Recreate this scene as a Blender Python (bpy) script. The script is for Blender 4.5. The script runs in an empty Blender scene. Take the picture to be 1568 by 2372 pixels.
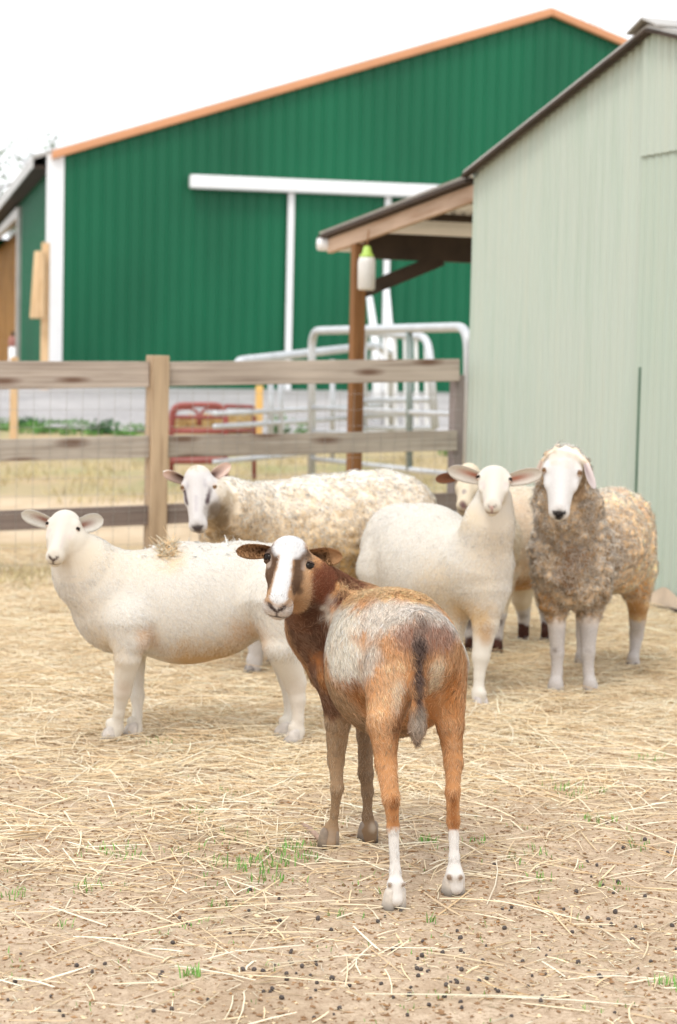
import bpy, math, random
import numpy as np
from mathutils import Matrix, Vector

random.seed(7)
rng = np.random.default_rng(7)
S = bpy.context.scene
COL = S.collection
R = math.radians

# ------------------------------------------------------------------ camera
CW, CH, CF = 1568.0, 2371.0, 4600.0          # picture units used for measuring the photograph
CAMZ = 1.30
PITCH = math.atan((CH / 2 - 835) / CF)
ROLL = 0.022
fw = np.array([0, math.cos(PITCH), -math.sin(PITCH)])
u0 = np.array([0, math.sin(PITCH), math.cos(PITCH)])
r0 = np.array([1.0, 0, 0])
UP = u0 * math.cos(ROLL) - r0 * math.sin(ROLL)
RT = r0 * math.cos(ROLL) + u0 * math.sin(ROLL)
cam_d = bpy.data.cameras.new('camera')
cam = bpy.data.objects.new('camera', cam_d)
COL.objects.link(cam)
m = Matrix.Identity(4)
for i in range(3):
    m[i][0], m[i][1], m[i][2] = RT[i], UP[i], -fw[i]
m[2][3] = CAMZ
cam.matrix_world = m
cam_d.sensor_fit = 'VERTICAL'
cam_d.sensor_height = 36.0
cam_d.sensor_width = 24.0
cam_d.lens = 36.0 * CF / CH
cam_d.clip_end = 2000
cam_d.dof.use_dof = True
cam_d.dof.focus_distance = 4.95
cam_d.dof.aperture_fstop = 4.6
S.camera = cam

# ------------------------------------------------------------------ sky, sun, exposure
SUN_EL, SUN_AZ = 55.0, 200.0                  # azimuth: direction the light comes from, clockwise from +Y
W = bpy.data.worlds.new('World')
S.world = W
W.use_nodes = True
nt = W.node_tree
nt.nodes.clear()
o_ = nt.nodes.new('ShaderNodeOutputWorld')
bg = nt.nodes.new('ShaderNodeBackground')
sky = nt.nodes.new('ShaderNodeTexSky')
sky.sky_type = 'NISHITA'
sky.sun_disc = False
sky.sun_elevation = R(SUN_EL)
sky.sun_rotation = R(SUN_AZ)
tc = nt.nodes.new('ShaderNodeTexCoord')
mp = nt.nodes.new('ShaderNodeMapping')
mp.inputs['Scale'].default_value = (1, 1, 3)
nz = nt.nodes.new('ShaderNodeTexNoise')
nz.inputs['Scale'].default_value = 2.2
nz.inputs['Detail'].default_value = 5
rp = nt.nodes.new('ShaderNodeValToRGB')        # overcast cloud sheet, a little uneven
rp.color_ramp.elements[0].position = .3
rp.color_ramp.elements[0].color = (9.6, 9.9, 10.4, 1)
rp.color_ramp.elements[1].position = .7
rp.color_ramp.elements[1].color = (12.6, 12.6, 12.7, 1)
mx = nt.nodes.new('ShaderNodeMixRGB')
mx.inputs[0].default_value = .93
nt.links.new(tc.outputs['Generated'], mp.inputs[0])
nt.links.new(mp.outputs[0], nz.inputs['Vector'])
nt.links.new(nz.outputs['Fac'], rp.inputs[0])
nt.links.new(sky.outputs[0], mx.inputs[1])
nt.links.new(rp.outputs[0], mx.inputs[2])
nt.links.new(mx.outputs[0], bg.inputs[0])
bg.inputs[1].default_value = .10
nt.links.new(bg.outputs[0], o_.inputs[0])

sd = bpy.data.lights.new('sun', 'SUN')
sd.energy = 1.0
sd.angle = R(16)
sd.color = (1.0, .95, .87)
so = bpy.data.objects.new('sun', sd)
COL.objects.link(so)
az, el = R(SUN_AZ), R(SUN_EL)
sdir = Vector((math.sin(az) * math.cos(el), math.cos(az) * math.cos(el), math.sin(el)))
so.rotation_euler = sdir.to_track_quat('Z', 'Y').to_euler()
so.location = sdir * 40

S.view_settings.view_transform = 'Standard'
S.view_settings.look = 'None'
S.view_settings.gamma = 1
S.view_settings.exposure = 0.55
try:
    S.cycles.max_bounces = 8
    S.cycles.diffuse_bounces = 5
    S.cycles.use_denoising = True
except Exception:
    pass

# ------------------------------------------------------------------ measuring helpers
def ray(px, py):
    d = fw * CF + RT * (px - CW / 2) - UP * (py - CH / 2)
    return d / d[1]

def P(px, py, D):
    return ray(px, py) * D + np.array([0, 0, CAMZ])

def Gd(px, py, z=0.0):
    d = ray(px, py)
    return d * ((z - CAMZ) / d[2]) + np.array([0, 0, CAMZ])

def onplane(px, py, p0, n):
    d = ray(px, py)
    o = np.array([0, 0, CAMZ])
    return o + d * (np.dot(np.asarray(p0) - o, n) / np.dot(d, n))

def nrm(v):
    v = np.asarray(v, float)
    return v / np.linalg.norm(v)

def lin(r, g=None, b=None):
    c = np.array([r, g, b], float) / 255
    return np.where(c < .04045, c / 12.92, ((c + .055) / 1.055) ** 2.4)

_lat = rng.random((32, 32, 32)).astype(np.float32)
def vnoise(p, scale, seed=0):
    q = np.asarray(p, np.float32) * scale + seed * 7.31
    i = np.floor(q).astype(np.int64)
    f = q - i
    f = f * f * (3 - 2 * f)
    i &= 31
    j = (i + 1) & 31
    x0, y0, z0 = i[..., 0], i[..., 1], i[..., 2]
    x1, y1, z1 = j[..., 0], j[..., 1], j[..., 2]
    fx, fy, fz = f[..., 0], f[..., 1], f[..., 2]
    a = _lat[x0, y0, z0] * (1 - fx) + _lat[x1, y0, z0] * fx
    b = _lat[x0, y1, z0] * (1 - fx) + _lat[x1, y1, z0] * fx
    c = _lat[x0, y0, z1] * (1 - fx) + _lat[x1, y0, z1] * fx
    d = _lat[x0, y1, z1] * (1 - fx) + _lat[x1, y1, z1] * fx
    return ((a * (1 - fy) + b * fy) * (1 - fz) + (c * (1 - fy) + d * fy) * fz) * 2 - 1

def sstep(a, b, x):
    t = np.clip((np.asarray(x, float) - a) / (b - a), 0, 1)
    return t * t * (3 - 2 * t)

def gz(x, y):
    return .74 * sstep(22, 36, y)

# ------------------------------------------------------------------ object helpers
def tag(o, label=None, cat=None, group=None, kind=None):
    if label: o['label'] = label
    if cat: o['category'] = cat
    if group: o['group'] = group
    if kind: o['kind'] = kind
    return o

def empty(name, loc, label=None, cat=None, group=None):
    o = bpy.data.objects.new(name, None)
    o.empty_display_size = .1
    o.location = [float(a) for a in loc]
    COL.objects.link(o)
    return tag(o, label, cat, group)

def mesh_np(name, V, F, mat, parent=None, smooth=False, attrs=None, origin=None):
    """V (n,3) world coordinates, F list/array of faces; linked as one object."""
    V = np.asarray(V, np.float64)
    if parent is not None:
        off = np.array(parent.location)
        pp = parent.parent
        while pp is not None:
            off = off + np.array(pp.location)
            pp = pp.parent
    elif origin is not None:
        off = np.asarray(origin, float)
    else:
        off = np.zeros(3)
    me = bpy.data.meshes.new(name)
    V = V - off
    if isinstance(F, np.ndarray):
        nf, k = F.shape
        me.vertices.add(len(V))
        me.vertices.foreach_set('co', V.astype(np.float32).ravel())
        me.loops.add(nf * k)
        me.loops.foreach_set('vertex_index', F.astype(np.int32).ravel())
        me.polygons.add(nf)
        me.polygons.foreach_set('loop_start', np.arange(nf, dtype=np.int32) * k)
        me.polygons.foreach_set('loop_total', np.full(nf, k, np.int32))
        me.update(calc_edges=True)
        me.validate()
    else:
        me.from_pydata([tuple(v) for v in V], [], [tuple(f) for f in F])
        me.update()
    if attrs:
        for an, (ty, arr) in attrs.items():
            arr = np.asarray(arr, np.float32)
            if ty == 'COLOR':
                if arr.shape[1] == 3:
                    arr = np.concatenate([arr, np.ones((len(arr), 1), np.float32)], 1)
                a = me.attributes.new(an, 'FLOAT_COLOR', 'POINT')
                a.data.foreach_set('color', arr.ravel())
            else:
                a = me.attributes.new(an, 'FLOAT_VECTOR', 'POINT')
                a.data.foreach_set('vector', arr.ravel())
    me.polygons.foreach_set('use_smooth', np.full(len(me.polygons), smooth))
    if mat is not None:
        me.materials.append(mat)
    o = bpy.data.objects.new(name, me)
    COL.objects.link(o)
    if parent is not None:
        o.parent = parent
    elif origin is not None:
        o.location = [float(a) for a in origin]
    return o

class MB:
    def __init__(s):
        s.V, s.F, s.U = [], [], []
    def add(s, V, F, U=None):
        b = len(s.V)
        V = [np.asarray(v, float) for v in V]
        s.V += V
        s.U += [np.asarray(u, float) for u in (U if U is not None else V)]
        s.F += [tuple(b + i for i in f) for f in F]
    def hexa(s, q0, q1):
        """two end quads (each 4 points, same winding) -> solid; grain runs from q0 to q1"""
        q0 = [np.asarray(a, float) for a in q0]
        q1 = [np.asarray(a, float) for a in q1]
        L = np.linalg.norm(np.mean(q1, 0) - np.mean(q0, 0))
        w = np.linalg.norm(q0[1] - q0[0]); h = np.linalg.norm(q0[2] - q0[1])
        r = np.array([random.random() * 9, random.random() * 9, random.random() * 9])
        U = [r + (0, 0, 0), r + (0, w, 0), r + (0, w + h, h), r + (0, h, h),
             r + (L, 0, 0), r + (L, w, 0), r + (L, w + h, h), r + (L, h, h)]
        s.add(q0 + q1, [(3, 2, 1, 0), (4, 5, 6, 7), (0, 1, 5, 4), (1, 2, 6, 5), (2, 3, 7, 6), (3, 0, 4, 7)], U)
    def beam(s, p0, p1, w, h, side=None):
        p0, p1 = np.asarray(p0, float), np.asarray(p1, float)
        d = nrm(p1 - p0)
        sd_ = np.asarray(side, float) if side is not None else np.cross(d, (0, 0, 1) if abs(d[2]) < .9 else (0, 1, 0))
        sd_ = nrm(sd_ - d * np.dot(sd_, d))
        up = np.cross(sd_, d)
        a, b = sd_ * w / 2, up * h / 2
        s.hexa([p0 - a - b, p0 + a - b, p0 + a + b, p0 - a + b], [p1 - a - b, p1 + a - b, p1 + a + b, p1 - a + b])
    def tube(s, pts, r, n=10, cap=True):
        pts = [np.asarray(p, float) for p in pts]
        rr = r if hasattr(r, '__len__') else [r] * len(pts)
        V, F = [], []
        ref = None
        for i, p in enumerate(pts):
            t = nrm((pts[min(i + 1, len(pts) - 1)] - pts[max(i - 1, 0)]))
            if ref is None:
                ref = np.cross(t, (0, 0, 1) if abs(t[2]) < .9 else (1, 0, 0))
            a = nrm(ref - t * np.dot(ref, t)); ref = a
            b = np.cross(t, a)
            for k in range(n):
                an = 2 * math.pi * k / n
                V.append(p + (a * math.cos(an) + b * math.sin(an)) * rr[i])
        for i in range(len(pts) - 1):
            for k in range(n):
                k2 = (k + 1) % n
                F.append((i * n + k, i * n + k2, (i + 1) * n + k2, (i + 1) * n + k))
        if cap:
            F.append(tuple(range(n))[::-1]); F.append(tuple((len(pts) - 1) * n + k for k in range(n)))
        s.add(V, F)
    def lathe(s, c, prof, n=20):
        c = np.asarray(c, float)
        s.tube([c + (0, 0, z) for r_, z in prof], [max(r_, .0005) for r_, z in prof], n)
    def build(s, name, mat, parent=None, smooth=False, bevel=0, origin=None):
        o = mesh_np(name, np.array(s.V), s.F, mat, parent, smooth, {'uvw': ('VEC', np.array(s.U))}, origin)
        if bevel:
            b = o.modifiers.new('bevel', 'BEVEL'); b.width = bevel; b.segments = 2; b.limit_method = 'ANGLE'
        return o

# ------------------------------------------------------------------ materials
def newmat(name):
    mt = bpy.data.materials.new(name)
    mt.use_nodes = True
    t = mt.node_tree
    return mt, t, t.nodes['Principled BSDF']

def N(t, ty, **kw):
    n = t.nodes.new(ty)
    for k, v in kw.items():
        n.inputs[k].default_value = v
    return n

def ramp(t, src, stops):
    r = t.nodes.new('ShaderNodeValToRGB')
    e = r.color_ramp.elements
    while len(e) < len(stops): e.new(.5)
    for i, (p, c) in enumerate(stops):
        e[i].position = p
        e[i].color = (*[float(x) for x in c], 1)
    t.links.new(src, r.inputs[0])
    return r.outputs[0]

def coords(t, scale=(1, 1, 1), attr=None):
    if attr:
        c = t.nodes.new('ShaderNodeAttribute'); c.attribute_name = attr; out = c.outputs['Vector']
    else:
        c = t.nodes.new('ShaderNodeTexCoord'); out = c.outputs['Object']
    mpn = t.nodes.new('ShaderNodeMapping')
    mpn.inputs['Scale'].default_value = scale
    t.links.new(out, mpn.inputs[0])
    return mpn.outputs[0]

def noise(t, vec, scale, detail=4, rough=.55):
    n = t.nodes.new('ShaderNodeTexNoise')
    n.inputs['Scale'].default_value = scale
    n.inputs['Detail'].default_value = detail
    n.inputs['Roughness'].default_value = rough
    t.links.new(vec, n.inputs['Vector'])
    return n.outputs['Fac']

def mixc(t, fac, a, b, mode='MIX'):
    n = t.nodes.new('ShaderNodeMixRGB'); n.blend_type = mode
    for s_, v in ((0, fac), (1, a), (2, b)):
        if isinstance(v, (int, float)): n.inputs[s_].default_value = v
        elif isinstance(v, (tuple, list, np.ndarray)): n.inputs[s_].default_value = (*[float(x) for x in v], 1)
        else: t.links.new(v, n.inputs[s_])
    return n.outputs[0]

def bump(t, b, h, strength=.3, dist=.01):
    n = t.nodes.new('ShaderNodeBump')
    n.inputs['Strength'].default_value = strength
    n.inputs['Distance'].default_value = dist
    t.links.new(h, n.inputs['Height'])
    t.links.new(n.outputs[0], b.inputs['Normal'])

def paint(name, col, rough=.5, metal=0, var=.12, scale=6, stretch=(1, 1, 1), spec=.5, dirt=None, dirt_amt=.3):
    mt, t, b = newmat(name)
    v = coords(t, stretch)
    f = noise(t, v, scale)
    col = np.asarray(col)
    c = ramp(t, f, [(.3, col * (1 - var)), (.7, np.clip(col * (1 + var), 0, 1))])
    if dirt is not None:
        f2 = noise(t, coords(t, (1, 1, .3)), scale * .7, 6, .7)
        f2 = ramp(t, f2, [(.5, (0, 0, 0)), (.75, (dirt_amt,) * 3)])
        c = mixc(t, f2, c, dirt)
    t.links.new(c, b.inputs['Base Color'])
    b.inputs['Roughness'].default_value = rough
    b.inputs['Metallic'].default_value = metal
    b.inputs['Specular IOR Level'].default_value = spec
    return mt

def wood(name, a, b_, knots=True, rough=.8, grain=38):
    mt, t, b = newmat(name)
    v = coords(t, (1.3, grain, grain), 'uvw')
    f = noise(t, v, 1.0, 6, .65)
    a, b_ = np.asarray(a), np.asarray(b_)
    c = ramp(t, f, [(.3, b_), (.5, a), (.75, a * 1.22)])
    big = noise(t, coords(t, (1.1, 3, 3), 'uvw'), 1.0, 3)
    c = mixc(t, .45, c, ramp(t, big, [(.33, (.38, .34, .31)), (.62, (1, 1, 1))]), 'MULTIPLY')
    if knots:
        vo = t.nodes.new('ShaderNodeTexVoronoi')
        vo.inputs['Scale'].default_value = 1.0; vo.voronoi_dimensions = '2D'
        t.links.new(coords(t, (1.5, 6.5, 0.01), 'uvw'), vo.inputs['Vector'])
        k = ramp(t, vo.outputs['Distance'], [(.05, (.95,) * 3), (.13, (.5,) * 3), (.20, (0, 0, 0))])
        c = mixc(t, k, c, b_ * np.array([.55, .4, .33]))
    t.links.new(c, b.inputs['Base Color'])
    b.inputs['Roughness'].default_value = rough
    b.inputs['Specular IOR Level'].default_value = .2
    bump(t, b, f, .5, .004)
    return mt

M = {}
M['barn_green'] = paint('green_ribbed_steel', (.003, .112, .050), .45, 0, .16, .45, (1, 1, .4), .30)
M['white_trim'] = paint('white_trim', (.80, .81, .82), .5, 0, .03, 3)
M['copper_trim'] = paint('copper_trim', (.62, .29, .14), .45, 0, .10, 1)
M['roof_grey'] = paint('roof_steel', (.42, .40, .37), .45, .3, .15, 2)
M['fascia'] = paint('fascia_grey', (.55, .54, .52), .6, 0, .08, 2)
M['dark'] = paint('dark_timber', (.05, .032, .022), .85, 0, .3, 5)
M['gold_wood'] = wood('golden_boards', (.42, .23, .075), (.26, .13, .04), False, .7, 14)
M['pale_wood'] = wood('pale_boards', (.72, .50, .29), (.60, .38, .19), False, .7, 14)
M['yellow_wood'] = wood('yellow_timber', (.72, .45, .16), (.6, .33, .1), False, .7, 14)
M['rail_wood'] = wood('weathered_rail', (.51, .43, .365), (.28, .215, .175))
M['rail_grey'] = wood('weathered_grey_rail', (.45, .395, .335), (.28, .23, .19))
M['low_wood'] = wood('weathered_dark_rail', (.24, .19, .165), (.15, .115, .095), False)
M['post_wood'] = wood('post_wood', (.50, .37, .245), (.27, .17, .10), False, .8, 22)
M['end_post'] = wood('grey_post_wood', (.31, .265, .25), (.22, .18, .17), False, .8, 22)
M['brown_wood'] = wood('brown_timber', (.26, .125, .05), (.14, .06, .022), False, .75, 18)
M['barge_wood'] = wood('barge_timber', (.60, .44, .33), (.42, .25, .15), False, .75, 14)
M['galv'] = paint('galvanised_tube', (.56, .58, .60), .42, .35, .10, 5)
M['galv_dark'] = paint('galvanised_dark_tube', (.22, .27, .25), .5, .3, .1, 5)
M['wire'] = paint('fence_wire', (.42, .40, .38), .5, .5, .1, 5)
M['red_tube'] = paint('red_tube', (.30, .075, .065), .5, 0, .25, 4, dirt=(.32, .17, .1))
M['bottle'] = paint('milky_plastic', (.70, .68, .64), .35, 0, .05, 9)
M['lime'] = paint('lime_plastic', (.40, .58, .10), .4, 0, .05, 9)
M['hay'] = paint('hay', (.62, .46, .22), .9, 0, .35, 22)
M['pvc'] = paint('white_pvc', (.82, .82, .82), .4, 0, .04, 5)
M['bark'] = paint('bark', (.17, .15, .13), .9, 0, .3, 8)
M['leaf'] = paint('leaf', (.10, .16, .05), .7, 0, .4, 3)
M['weed'] = paint('weed_leaf', (.10, .24, .045), .7, 0, .45, 5)
M['weed_dark'] = paint('dark_weed_leaf', (.05, .13, .05), .7, 0, .35, 5)
M['grass'] = paint('young_grass', (.15, .34, .06), .7, 0, .4, 9)
M['pellet'] = paint('dry_dropping', (.075, .058, .050), .7, 0, .4, 40)
M['eye'] = paint('eye_dark', (.012, .007, .004), .15, 0, .1, 50, (1, 1, 1), .15)
M['iris'] = paint('eye_amber', (.15, .07, .018), .3, 0, .3, 120)
M['stick'] = paint('stick_bark', (.34, .23, .17), .85, 0, .3, 40)
M['red_paint'] = paint('red_paint', (.32, .13, .10), .6)
M['tan_mud'] = paint('mud_crust', (.62, .50, .38), .9, 0, .15, 9)

def shed_mat(name, tint):
    mt, t, b = newmat(name)
    base = np.asarray(tint)
    f = noise(t, coords(t, (9, 9, .35)), 1.6, 6, .65)
    c = ramp(t, f, [(.30, base * np.array([.86, .90, .86])), (.5, base), (.72, base * np.array([1.04, 1.0, .97]))])
    f2 = noise(t, coords(t), .9, 3)
    c = mixc(t, ramp(t, f2, [(.35, (0, 0, 0)), (.7, (.35,) * 3)]), c, (.485, .51, .45))
    t.links.new(c, b.inputs['Base Color'])
    b.inputs['Roughness'].default_value = .6
    b.inputs['Specular IOR Level'].default_value = .3
    return mt
M['shed'] = shed_mat('sage_corrugated_steel', (.465, .53, .462))
M['shed_green'] = shed_mat('sage_corrugated_steel_fresher', (.43, .505, .43))

def ground_mat():
    mt, t, b = newmat('yard_soil')
    v = coords(t)
    n1 = noise(t, v, 2.2, 6, .65)
    n2 = noise(t, v, 26, 5, .7)
    n3 = noise(t, v, 110, 3, .7)
    near = ramp(t, n1, [(.30, (.41, .305, .205)), (.48, (.55, .425, .30)), (.7, (.63, .50, .37))])
    near = mixc(t, ramp(t, n2, [(.38, (.6,) * 3), (.58, (0,) * 3)]), near, (.36, .25, .165))
    near = mixc(t, ramp(t, n3, [(.38, (.6,) * 3), (.5, (0,) * 3)]), near, (.29, .20, .13))
    # farther back: trampled straw, then thin dry grass
    sep = t.nodes.new('ShaderNodeSeparateXYZ')
    t.links.new(v, sep.inputs[0])
    def yfac(a, b2, wob=0.6):
        mr = t.nodes.new('ShaderNodeMapRange')
        ad = t.nodes.new('ShaderNodeMath'); ad.operation = 'MULTIPLY_ADD'
        t.links.new(n1, ad.inputs[0]); ad.inputs[1].default_value = wob * 4; t.links.new(sep.outputs[1], ad.inputs[2])
        t.links.new(ad.outputs[0], mr.inputs[0])
        mr.inputs[1].default_value = a + wob * 2; mr.inputs[2].default_value = b2 + wob * 2
        return mr.outputs[0]
    straw = ramp(t, n2, [(.3, (.40, .285, .17)), (.5, (.53, .405, .26)), (.7, (.62, .50, .35))])
    c = mixc(t, yfac(5.4, 7.4), near, straw)
    dim = ramp(t, n2, [(.3, (.28, .19, .09)), (.55, (.42, .31, .16)), (.7, (.30, .29, .11))])
    c = mixc(t, yfac(10.9, 11.6, .15), c, dim)
    pale = ramp(t, noise(t, coords(t, (1, .4, 1)), 3, 5), [(.3, (.52, .39, .25)), (.6, (.62, .49, .34))])
    c = mixc(t, yfac(13.1, 13.9, .2), c, pale)
    gr = ramp(t, noise(t, coords(t, (.5, .25, 1)), 1.6, 5), [(.36, (.46, .35, .21)), (.5, (.42, .34, .20)), (.68, (.31, .31, .15))])
    c = mixc(t, yfac(17.3, 18.6, .5), c, gr)
    t.links.new(c, b.inputs['Base Color'])
    b.inputs['Roughness'].default_value = .95
    b.inputs['Specular IOR Level'].default_value = .1
    hh = mixc(t, .45, n2, n3)
    bump(t, b, hh, .9, .012)
    return mt
M['ground'] = ground_mat()

def gravel_mat():
    mt, t, b = newmat('gravel')
    v = coords(t)
    n1 = noise(t, v, 14, 5, .7)
    n2 = noise(t, v, .5, 4)
    c = ramp(t, n1, [(.3, (.27, .255, .255)), (.7, (.44, .42, .415))])
    c = mixc(t, ramp(t, n2, [(.42, (0,) * 3), (.62, (.6,) * 3)]), c, (.50, .475, .465))
    t.links.new(c, b.inputs['Base Color'])
    b.inputs['Roughness'].default_value = .95
    bump(t, b, n1, .6, .02)
    return mt
M['gravel'] = gravel_mat()

def attr_mat(name, rough=.85, sheen=0.0, use_n=False, spec=.15, transl=0.0):
    mt, t, b = newmat(name)
    a = t.nodes.new('ShaderNodeAttribute'); a.attribute_name = 'col'
    t.links.new(a.outputs['Color'], b.inputs['Base Color'])
    b.inputs['Roughness'].default_value = rough
    b.inputs['Specular IOR Level'].default_value = spec
    if sheen:
        b.inputs['Sheen Weight'].default_value = sheen
    if use_n:
        a2 = t.nodes.new('ShaderNodeAttribute'); a2.attribute_name = 'nrm'
        t.links.new(a2.outputs['Vector'], b.inputs['Normal'])
    return mt
M['hide'] = attr_mat('sheep_hide')
def fur_mat(name, tr=.42):
    mt, t, b = newmat(name)
    t.nodes.remove(b)
    a = t.nodes.new('ShaderNodeAttribute'); a.attribute_name = 'col'
    a2 = t.nodes.new('ShaderNodeAttribute'); a2.attribute_name = 'nrm'
    d = t.nodes.new('ShaderNodeBsdfDiffuse'); tl_ = t.nodes.new('ShaderNodeBsdfTranslucent')
    mxs = t.nodes.new('ShaderNodeMixShader'); mxs.inputs[0].default_value = tr
    for n in (d, tl_):
        t.links.new(a.outputs['Color'], n.inputs['Color'])
    t.links.new(a2.outputs['Vector'], d.inputs['Normal'])
    t.links.new(d.outputs[0], mxs.inputs[1]); t.links.new(tl_.outputs[0], mxs.inputs[2])
    t.links.new(mxs.outputs[0], t.nodes['Material Output'].inputs[0])
    return mt
M['fur'] = fur_mat('sheep_fur')
_t = M['hide'].node_tree
bump(_t, _t.nodes['Principled BSDF'], noise(_t, coords(_t, (1, 1, .45)), 240, 3, .6), .35, .004)
M['straw'] = attr_mat('straw', .6, 0, False, .3)
M['debris'] = attr_mat('debris', .9, 0, False, .1)
#PART2
# ------------------------------------------------------------------ ground, gravel drive
def ground_h(x, y):
    p = np.stack([x, y, x * 0], -1)
    near = 1 - sstep(12, 15, y)
    h = .012 * vnoise(p, 1.7, 1) + .007 * vnoise(p, 7, 2) + .005 * vnoise(p, 19, 3) + .003 * vnoise(p, 45, 4)
    return gz(x, y) + h * near

xs = np.concatenate([-np.geomspace(400, 3.3, 26), np.arange(-3.2, 3.21, .028), np.geomspace(3.3, 400, 26)])
ys = np.concatenate([np.linspace(-60, 2.6, 14), np.arange(2.8, 9, .028), np.arange(9, 14, .06), np.arange(14.2, 45, .6), np.geomspace(46, 700, 18)])
X, Y = np.meshgrid(xs, ys)
Z = ground_h(X, Y)
gv = np.stack([X, Y, Z], -1).reshape(-1, 3)
nx = len(xs)
ii = (np.arange(len(ys) - 1)[:, None] * nx + np.arange(nx - 1)[None]).ravel()
gf = np.stack([ii, ii + 1, ii + nx + 1, ii + nx], -1)
tag(mesh_np('ground', gv, gf, M['ground'], None, True), kind='structure')

xs2 = np.linspace(-40, 40, 40); ys2 = np.linspace(27.6, 46, 40)
X, Y = np.meshgrid(xs2, ys2)
Y = Y + .25 * np.sin(X * .8) * (Y < 28.1)
gv = np.stack([X, Y, gz(X, Y) + .03], -1).reshape(-1, 3)
ii = (np.arange(39)[:, None] * 40 + np.arange(39)[None]).ravel()
tag(mesh_np('gravel_drive', gv, np.stack([ii, ii + 1, ii + 41, ii + 40], -1), M['gravel'], None, True), kind='structure')

# ------------------------------------------------------------------ ribbed / corrugated sheet helper
def ribbed(name, mat, parent, p0, udir, ndir, L, prof, zlo, ztop, thick=0.0):
    """vertical sheet starting at p0 (z ignored), running L along udir; prof(s) -> list of (s, offset along ndir)"""
    pts = prof(L)
    V, F = [], []
    for s_, o in pts:
        b = np.asarray(p0, float) + np.asarray(udir) * s_ + np.asarray(ndir) * o
        zl = zlo(s_) if callable(zlo) else zlo
        zt = ztop(s_) if callable(ztop) else ztop
        V += [(b[0], b[1], zl), (b[0], b[1], zt)]
    for i in range(len(pts) - 1):
        F.append((2 * i, 2 * i + 2, 2 * i + 3, 2 * i + 1))
    return mesh_np(name, V, F, mat, parent, False)

def trapezoid(pitch=.2286, h=.024):
    def f(L):
        out = []
        s_ = 0.0
        while s_ < L:
            for a, o in ((0, 0), (.150, 0), (.165, h), (.200, h), (.215, 0)):
                if s_ + a < L: out.append((s_ + a, o))
            s_ += pitch
        out.append((L, 0))
        return out
    return f

def sine(pitch=.076, h=.009, step=8):
    def f(L):
        n = int(L / pitch * step)
        return [(L * i / n, h * math.sin(2 * math.pi * (L * i / n) / pitch)) for i in range(n + 1)]
    return f

# ------------------------------------------------------------------ big green barn
BC = P(122, 360, 34.5)
ub = np.array([.975, .223, 0]); ub = ub / np.linalg.norm(ub)
vb = np.array([-ub[1], ub[0], 0])
nb = -vb                                         # towards the camera
pk = onplane(1274, 30, BC, nb)
HALF = float(np.dot(pk - BC, ub))
EAVE, PEAK = BC[2], pk[2]
DEPTH = 26.0
barn = empty('barn', (BC[0], BC[1], 0), 'large green ribbed steel barn with orange gable trim and white sliding door track', 'barn')
def roofz(s_): return EAVE + (PEAK - EAVE) * (1 - abs(s_ - HALF) / HALF)
ribbed('front_wall', M['barn_green'], barn, BC, ub, nb, 2 * HALF, trapezoid(), .4, roofz)
mbx = MB()
for (s_, d_) in ((2 * HALF, 0),):
    a = BC + ub * s_; b_ = a + vb * DEPTH
    mbx.hexa([(a[0], a[1], .4), (a[0] - .1, a[1], .4), (a[0] - .1, a[1], EAVE), (a[0], a[1], EAVE)],
             [(b_[0], b_[1], .4), (b_[0] - .1, b_[1], .4), (b_[0] - .1, b_[1], EAVE), (b_[0], b_[1], EAVE)])
a = BC + vb * DEPTH; b_ = a + ub * 2 * HALF
mbx.hexa([(a[0], a[1], .4), (a[0], a[1] - .1, .4), (a[0], a[1] - .1, EAVE), (a[0], a[1], EAVE)],
         [(b_[0], b_[1], .4), (b_[0], b_[1] - .1, .4), (b_[0], b_[1] - .1, EAVE), (b_[0], b_[1], EAVE)])
mbx.build('rear_wall', M['barn_green'], barn)
# left side wall with a big framed opening
def side_t(px, py=600):
    return float(np.dot(onplane(px, py, BC, -ub) - BC, vb))
t1 = side_t(50)
hz = onplane(50, 492, BC, -ub)[2]
ribbed('side_wall', M['barn_green'], barn, BC, vb, -ub, t1, trapezoid(), .4, EAVE)
ribbed('side_wall', M['barn_green'], barn, BC + vb * t1, vb, -ub, DEPTH - t1, trapezoid(), hz, EAVE)
fr = MB()
o1 = BC + vb * t1 - ub * .05
fr.beam((o1[0], o1[1], .4), (o1[0], o1[1], hz + .1), .10, .32, -ub)
o2 = o1 + vb * .2; o3 = o1 + vb * (DEPTH - t1 - .5)
fr.beam((o2[0], o2[1], hz), (o3[0], o3[1], hz), .11, .22, -ub)
fr.build('opening_frame', M['roof_grey'], barn, bevel=.01)
bd = MB()
for i in range(int((DEPTH - t1) / .45)):
    q = BC + vb * (t1 + .2 + i * .45) + ub * (.35 + .05 * (i % 2))
    bd.beam((q[0], q[1], .4), (q[0], q[1], hz), .05, .43, -ub)
bd.build('board_wall', M['gold_wood'], barn)
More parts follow.
